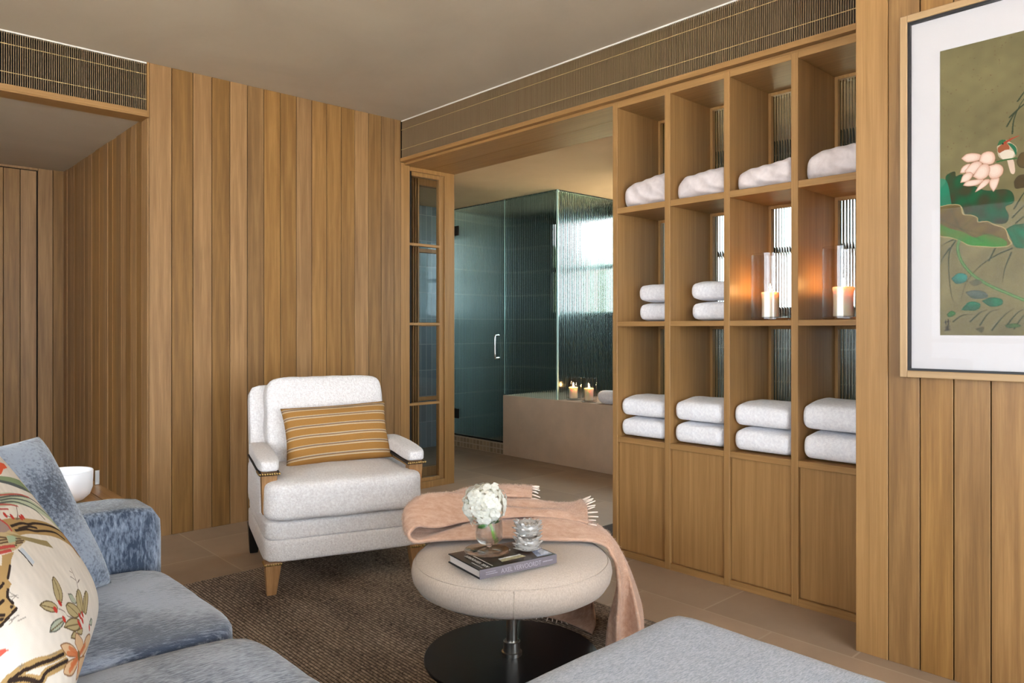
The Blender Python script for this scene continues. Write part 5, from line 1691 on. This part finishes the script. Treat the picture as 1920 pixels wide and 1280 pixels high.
ribB = [
    [(-.27, .205, .452), (-.28, .245, .462), (-.27, .285, .458), (-.25, .320, .435), (-.22, .345, .400)],
    [(-.18, .210, .486), (-.18, .250, .496), (-.18, .290, .494), (-.17, .330, .470), (-.16, .360, .420)],
    [(-.07, .225, .488), (-.07, .262, .502), (-.07, .300, .502), (-.07, .340, .480), (-.06, .375, .420)],
    [(.02, .235, .482), (.02, .270, .498), (.02, .305, .502), (.02, .340, .486), (.03, .375, .440)],
    [(.072, .240, .474), (.075, .272, .492), (.076, .305, .502), (.075, .335, .494), (.072, .362, .470)],
]
ribE = [
    [(.05, .300, .372), (.12, .285, .376), (.19, .262, .376), (.25, .222, .372)],
    [(.05, .352, .350), (.12, .342, .350), (.20, .305, .350), (.27, .250, .348)],
    [(.055, .372, .230), (.13, .362, .232), (.21, .330, .230), (.285, .262, .230)],
    [(.055, .372, .100), (.13, .372, .105), (.22, .335, .105), (.295, .250, .105)],
    [(.045, .352, .030), (.13, .352, .036), (.22, .300, .040), (.300, .205, .040)],
    [(.055, .318, .009), (.135, .318, .009), (.20, .270, .009), (.285, .170, .009)],
]


def dense(rib, k):
    """smooth both ways through the measured sections"""
    A = np.array([catmull(r, k) for r in rib])
    return np.array([catmull(A[:, j], k) for j in range(A.shape[1])]).transpose(1, 0, 2)


mb = MB()
GR = []
for rib, k in ((ribA, 8), (ribB, 8), (ribE, 8)):
    G = dense(rib, k)
    # small wrinkles along the cloth
    n0, n1 = G.shape[:2]
    s = np.linspace(0, 1, n0)[:, None] * len(rib)
    w = np.linspace(0, 1, n1)[None, :]
    G[:, :, 2] += 0.0035 * np.sin(9 * w + 1.7 * np.sin(2.1 * s)) * np.sin(1.3 * s + 2 * w)
    if rib is ribA:                      # loose folds where the cloth lies over the pouf and where it hangs
        k_ = np.clip((s - 4.2) / 1.5, 0, 1) * np.clip((10.5 - s) / 1.5, 0, 1)
        G[:, :, 2] += k_ * 0.010 * np.sin(11 * w + 0.9 * s + 0.6 * np.sin(2.3 * s)) * np.sin(np.pi * w)
        k_ = np.clip((s - 11) / 1.5, 0, 1) * np.clip((17 - s) / 1.5, 0, 1)
        G[:, :, 2] += k_ * 0.007 * np.sin(13 * w - 0.8 * s) * np.sin(np.pi * w)
        k_ = np.clip((3.4 - s) / 1.0, 0, 1)
        G[:, :, 0] += k_ * 0.010 * np.sin(14 * w + 0.5 * s)
    G[:, :, 2] = np.maximum(G[:, :, 2], 0.006)
    GR.append(G)
    mb.grid([[tuple(p) for p in row] for row in G])
bodyt = mb.build('blanket_cloth', M['mohair'], th, smooth=True, local=True, solid=0.011)

mb = MB()
rs = np.random.default_rng(5)
for G, cnt in zip(GR, (16000, 4500, 2500)):
    n0, n1 = G.shape[:2]
    for _ in range(cnt):
        i = rs.integers(0, n0 - 1)
        j = rs.integers(0, n1 - 1)
        p = Vector(G[i, j] + (G[i + 1, j] - G[i, j]) * rs.random() + (G[i, j + 1] - G[i, j]) * rs.random())
        a = Vector(G[i + 1, j] - G[i, j])
        b = Vector(G[i, j + 1] - G[i, j])
        n = a.cross(b)
        if n.length < 1e-9:
            continue
        n.normalize()
        if rs.random() < 0.5:
            n = -n
        if (p + n * 0.01).z < 0.004:
            continue
        d = (a.normalized() * rs.normal(0, 1) + b.normalized() * rs.normal(0.6, .6) + n * rs.uniform(.3, 1.0)).normalized()
        L = rs.uniform(0.005, 0.015)
        q0 = p + n * 0.005
        q1 = q0 + d * (L * .5)
        q2 = q1 + (d + Vector((0, 0, -.35)) + Vector(rs.normal(0, .25, 3))).normalized() * (L * .5)
        sd = d.cross(Vector(rs.normal(0, 1, 3))).normalized() * 0.00024
        v = [mb.b.verts.new(x) for x in (q0 - sd, q0 + sd, q1 + sd, q1 - sd, q2)]
        mb.b.faces.new((v[0], v[1], v[2], v[3]))
        mb.b.faces.new((v[3], v[2], v[4]))
tag(mb.build('fuzz', M['fuzz'], bodyt, local=True), kind='stuff')


def fringe(edge, dirs, n, L, rad, droop):
    """twisted tassels along one end of the blanket"""
    E_ = catmull(edge, 8)
    for k in range(n):
        t = k / (n - 1) * (len(E_) - 1)
        i = min(int(t), len(E_) - 2)
        p = Vector(E_[i] + (E_[i + 1] - E_[i]) * (t - i))
        d = (Vector(dirs[0]).lerp(Vector(dirs[1]), k / (n - 1)) + Vector(rs.normal(0, .10, 3))).normalized()
        l = L * rs.uniform(.75, 1.1)
        pts = [p, p + d * l * .5 + Vector((0, 0, -droop * .3)), p + d * l + Vector((0, 0, -droop))]
        pts = [Vector((q_.x, q_.y, max(q_.z, 0.004))) for q_ in pts]
        MB().tube(pts, [rad, rad * .9, rad * .55], 7).build('fringe', M['fringe'], th, smooth=True, local=True)


fringe(ribA[-1], ((.8, -.5, .1), (.8, .2, .45)), 11, 0.036, 0.0030, 0.002)
fringe(ribB[-1], ((1, -.2, -.1), (1, .1, .1)), 9, 0.030, 0.0030, 0.004)
fringe(ribA[0], ((0, -.2, -.05), (.4, .2, -.05)), 14, 0.026, 0.0024, 0.0)
fringe(ribE[-1][:3], ((-.3, -.7, 0), (.1, -1, 0)), 9, 0.028, 0.0024, 0.0)

# ------------------------------------------------------------------ framed painting on the panelled wall
XF = XR - 0.001
pa_ = thing('framed_painting', 'large framed lotus and bird painting with a white mat on the panelled wall', 'painting', (XR, 0.47, 0.945))
y0, y1, z0, z1 = 0.040, 0.901, 0.945, 2.112
fb = 0.022
for a_, b_ in ((y1 - fb, y1), (y0, y0 + fb)):
    box('frame_stile', XF - 0.030, XF, a_, b_, z0, z1, M['oak_pale'], pa_, bevel=0.002, seg=1)
for a_, b_ in ((z0, z0 + fb), (z1 - fb, z1)):
    box('frame_rail', XF - 0.030, XF, y0 + fb, y1 - fb, a_, b_, M['oak_pale_y'], pa_, bevel=0.002, seg=1)
mb = MB()
f2 = fb + 0.007
mb.box(XF - 0.024, XF - 0.003, y1 - f2, y1 - fb, z0 + fb, z1 - fb).box(XF - 0.024, XF - 0.003, y0 + fb, y0 + f2, z0 + fb, z1 - fb)
mb.box(XF - 0.024, XF - 0.003, y0 + f2, y1 - f2, z0 + fb, z0 + f2).box(XF - 0.024, XF - 0.003, y0 + f2, y1 - f2, z1 - f2, z1 - fb)
mb.build('black_slip', M['black'], pa_)
box('mat', XF - 0.0085, XF - 0.004, y0 + f2, y1 - f2, z0 + f2, z1 - f2, M['mat'], pa_)
box('picture_glass', XF - 0.0155, XF - 0.0135, y0 + f2, y1 - f2, z0 + f2, z1 - f2, M['picture_glass'], pa_)
AY0, AZ1, AW, AH = 0.788, 1.976, 0.635, 0.895
nu, nv = 370, 800
su_, tv_ = np.meshgrid(np.concatenate([np.linspace(0, 0.30, 300, endpoint=False), np.linspace(0.30, AW, 70)]), np.linspace(0, AH, nv))
P = np.stack([np.full(nu * nv, XF - 0.0095), AY0 - su_.ravel(), AZ1 - tv_.ravel()], 1)
P -= np.array(pa_.location)
me = grid_mesh('artwork', P, nu, nv)
cv = Canvas(np.stack([su_.ravel(), tv_.ravel()], 1), (122, 112, 76))
D = PAINT
cv.mottle(0.05, 14, 1)
cv.mottle(0.03, 90, 5)
for _ in range(260):
    cv.disc((rs.uniform(0, .30), rs.uniform(0, .40)), rs.uniform(.0006, .0018), (96, 66, 40), 0.6)


def soft(names, base, edge, seed, amp=0.3, lines=True):
    for s in names:
        i = cv.poly(s, base, 1.0, curve=4)
        if len(i):
            u = cv.uv[i]
            rs_ = np.random.default_rng(seed)
            k = np.zeros(len(i))
            for _ in range(6):
                f = rs_.normal(0, 80, 2)
                k += np.sin(u @ f + rs_.uniform(0, 6.28))
            m = np.clip(0.5 + k / 5, 0, 1)[:, None] * amp * 2
            m = np.clip(m, 0, 1)
            cv.c[i] = cv.c[i] * (1 - m) + np.array(edge, float) * m
        if lines:
            cv.stroke(list(s) + [s[0]], 0.0014, tuple(c * .6 for c in base), 0.8, curve=4)


GRS = (48, 58, 38)
for s in D['grass']:
    cv.stroke(s, 0.0046, GRS, 0.85, taper=True)
soft([D['brownA'], D['brownB']], (92, 74, 44), (62, 50, 32), 3)
soft([D['leafC']], (28, 104, 72), (70, 74, 40), 4, .45)
soft([D['leafA']], (22, 84, 50), (64, 54, 30), 5, .45)
i = cv.poly([(-.01, .40), (.018, .41), (.03, .47), (.028, .492), (-.01, .495)], (40, 140, 110), 0.7, curve=4)
soft([D['leafB']], (112, 94, 50), (84, 66, 38), 6, .3)
soft([D['leafBg']], (92, 112, 48), (56, 122, 44), 7, .5, False)
cv.stroke(D['leafB'] + [D['leafB'][0]], 0.0022, (186, 164, 116), 0.9, curve=4)
for a_, b_ in (((.056, .565), (.002, .53)), ((.056, .565), (.03, .50)), ((.056, .565), (.10, .53)), ((.056, .565), (.16, .60)), ((.056, .565), (.12, .61)), ((.09, .51), (.14, .46)), ((.09, .51), (.175, .48)), ((.09, .51), (.05, .42))):
    cv.stroke([a_, b_], 0.0016, (40, 52, 28), 0.8)
cv.stroke(D['stem'], 0.0085, (64, 104, 58), 1.0)
cv.stroke(D['stem'], 0.0035, (112, 146, 88), 0.8)
for k, s in enumerate(D['pads']):
    c0 = [(58, 128, 116), (96, 106, 96), (40, 118, 84), (36, 110, 76), (52, 104, 50), (112, 106, 74), (104, 88, 54), (72, 100, 50)][k]
    soft([s], c0, (54, 66, 48), 20 + k, .3)
for s in D['petals']:
    A_ = np.array(s)
    cv.poly(A_, (214, 172, 150), 1.0, curve=4)
    for q_, w_ in ((0.86, 0.35), (0.70, 0.45), (0.5, 0.5)):
        m_ = A_.mean(0) * 0.7 + A_[0] * 0.3
        cv.poly(m_ + (A_ - m_) * q_, (238, 218, 204), w_, curve=4)
    cv.stroke(np.vstack([A_, A_[:1]]), 0.0011, (168, 112, 90), 0.8, curve=4)
for c_, s in zip(((186, 168, 140), (156, 84, 50), (222, 206, 186), (34, 104, 72), (48, 104, 62), (214, 186, 166)), D['bird']):
    cv.poly(s, c_, 1.0, curve=4)
cv.stroke(D['beak'], 0.0065, (164, 62, 40), taper=True)
cv.disc((D['beak'][0][0] - .005, D['beak'][0][1] + .002), 0.0022, (20, 16, 14))
cv.stroke(D['branch'], 0.0045, (58, 104, 52))
for k, (a_, b_) in enumerate(((.36, .30), (.44, .42), (.50, .26), (.40, .60), (.53, .52))):   # more lotus leaves and reeds to the right
    ang = np.linspace(0, 2 * np.pi, 11)[:-1]
    rr = (.055, .07, .045, .05, .06)[k] * (1 + .18 * np.sin(3 * ang + k))
    soft([[(a_ + r_ * np.cos(t_) * 1.2, b_ + r_ * np.sin(t_) * .7) for r_, t_ in zip(rr, ang)]], ((30, 96, 60), (96, 84, 48), (40, 104, 74))[k % 3], (66, 62, 36), 40 + k, .4)
for k in range(16):
    x_ = .26 + .024 * k
    cv.stroke([(x_, .86), (x_ + .02 * math.sin(k), .70), (x_ + .06 * math.sin(1.7 * k), .56 + .05 * math.cos(k))], 0.0042, GRS, .8, taper=True)
for s in D['sign']:
    cv.stroke(s, 0.0032, (28, 22, 18), 0.9)
cv.c *= 0.84
cv.apply(me)
me.materials.append(M['art'])
ao = bpy.data.objects.new('artwork', me)
COL.objects.link(ao)
ao.parent = pa_
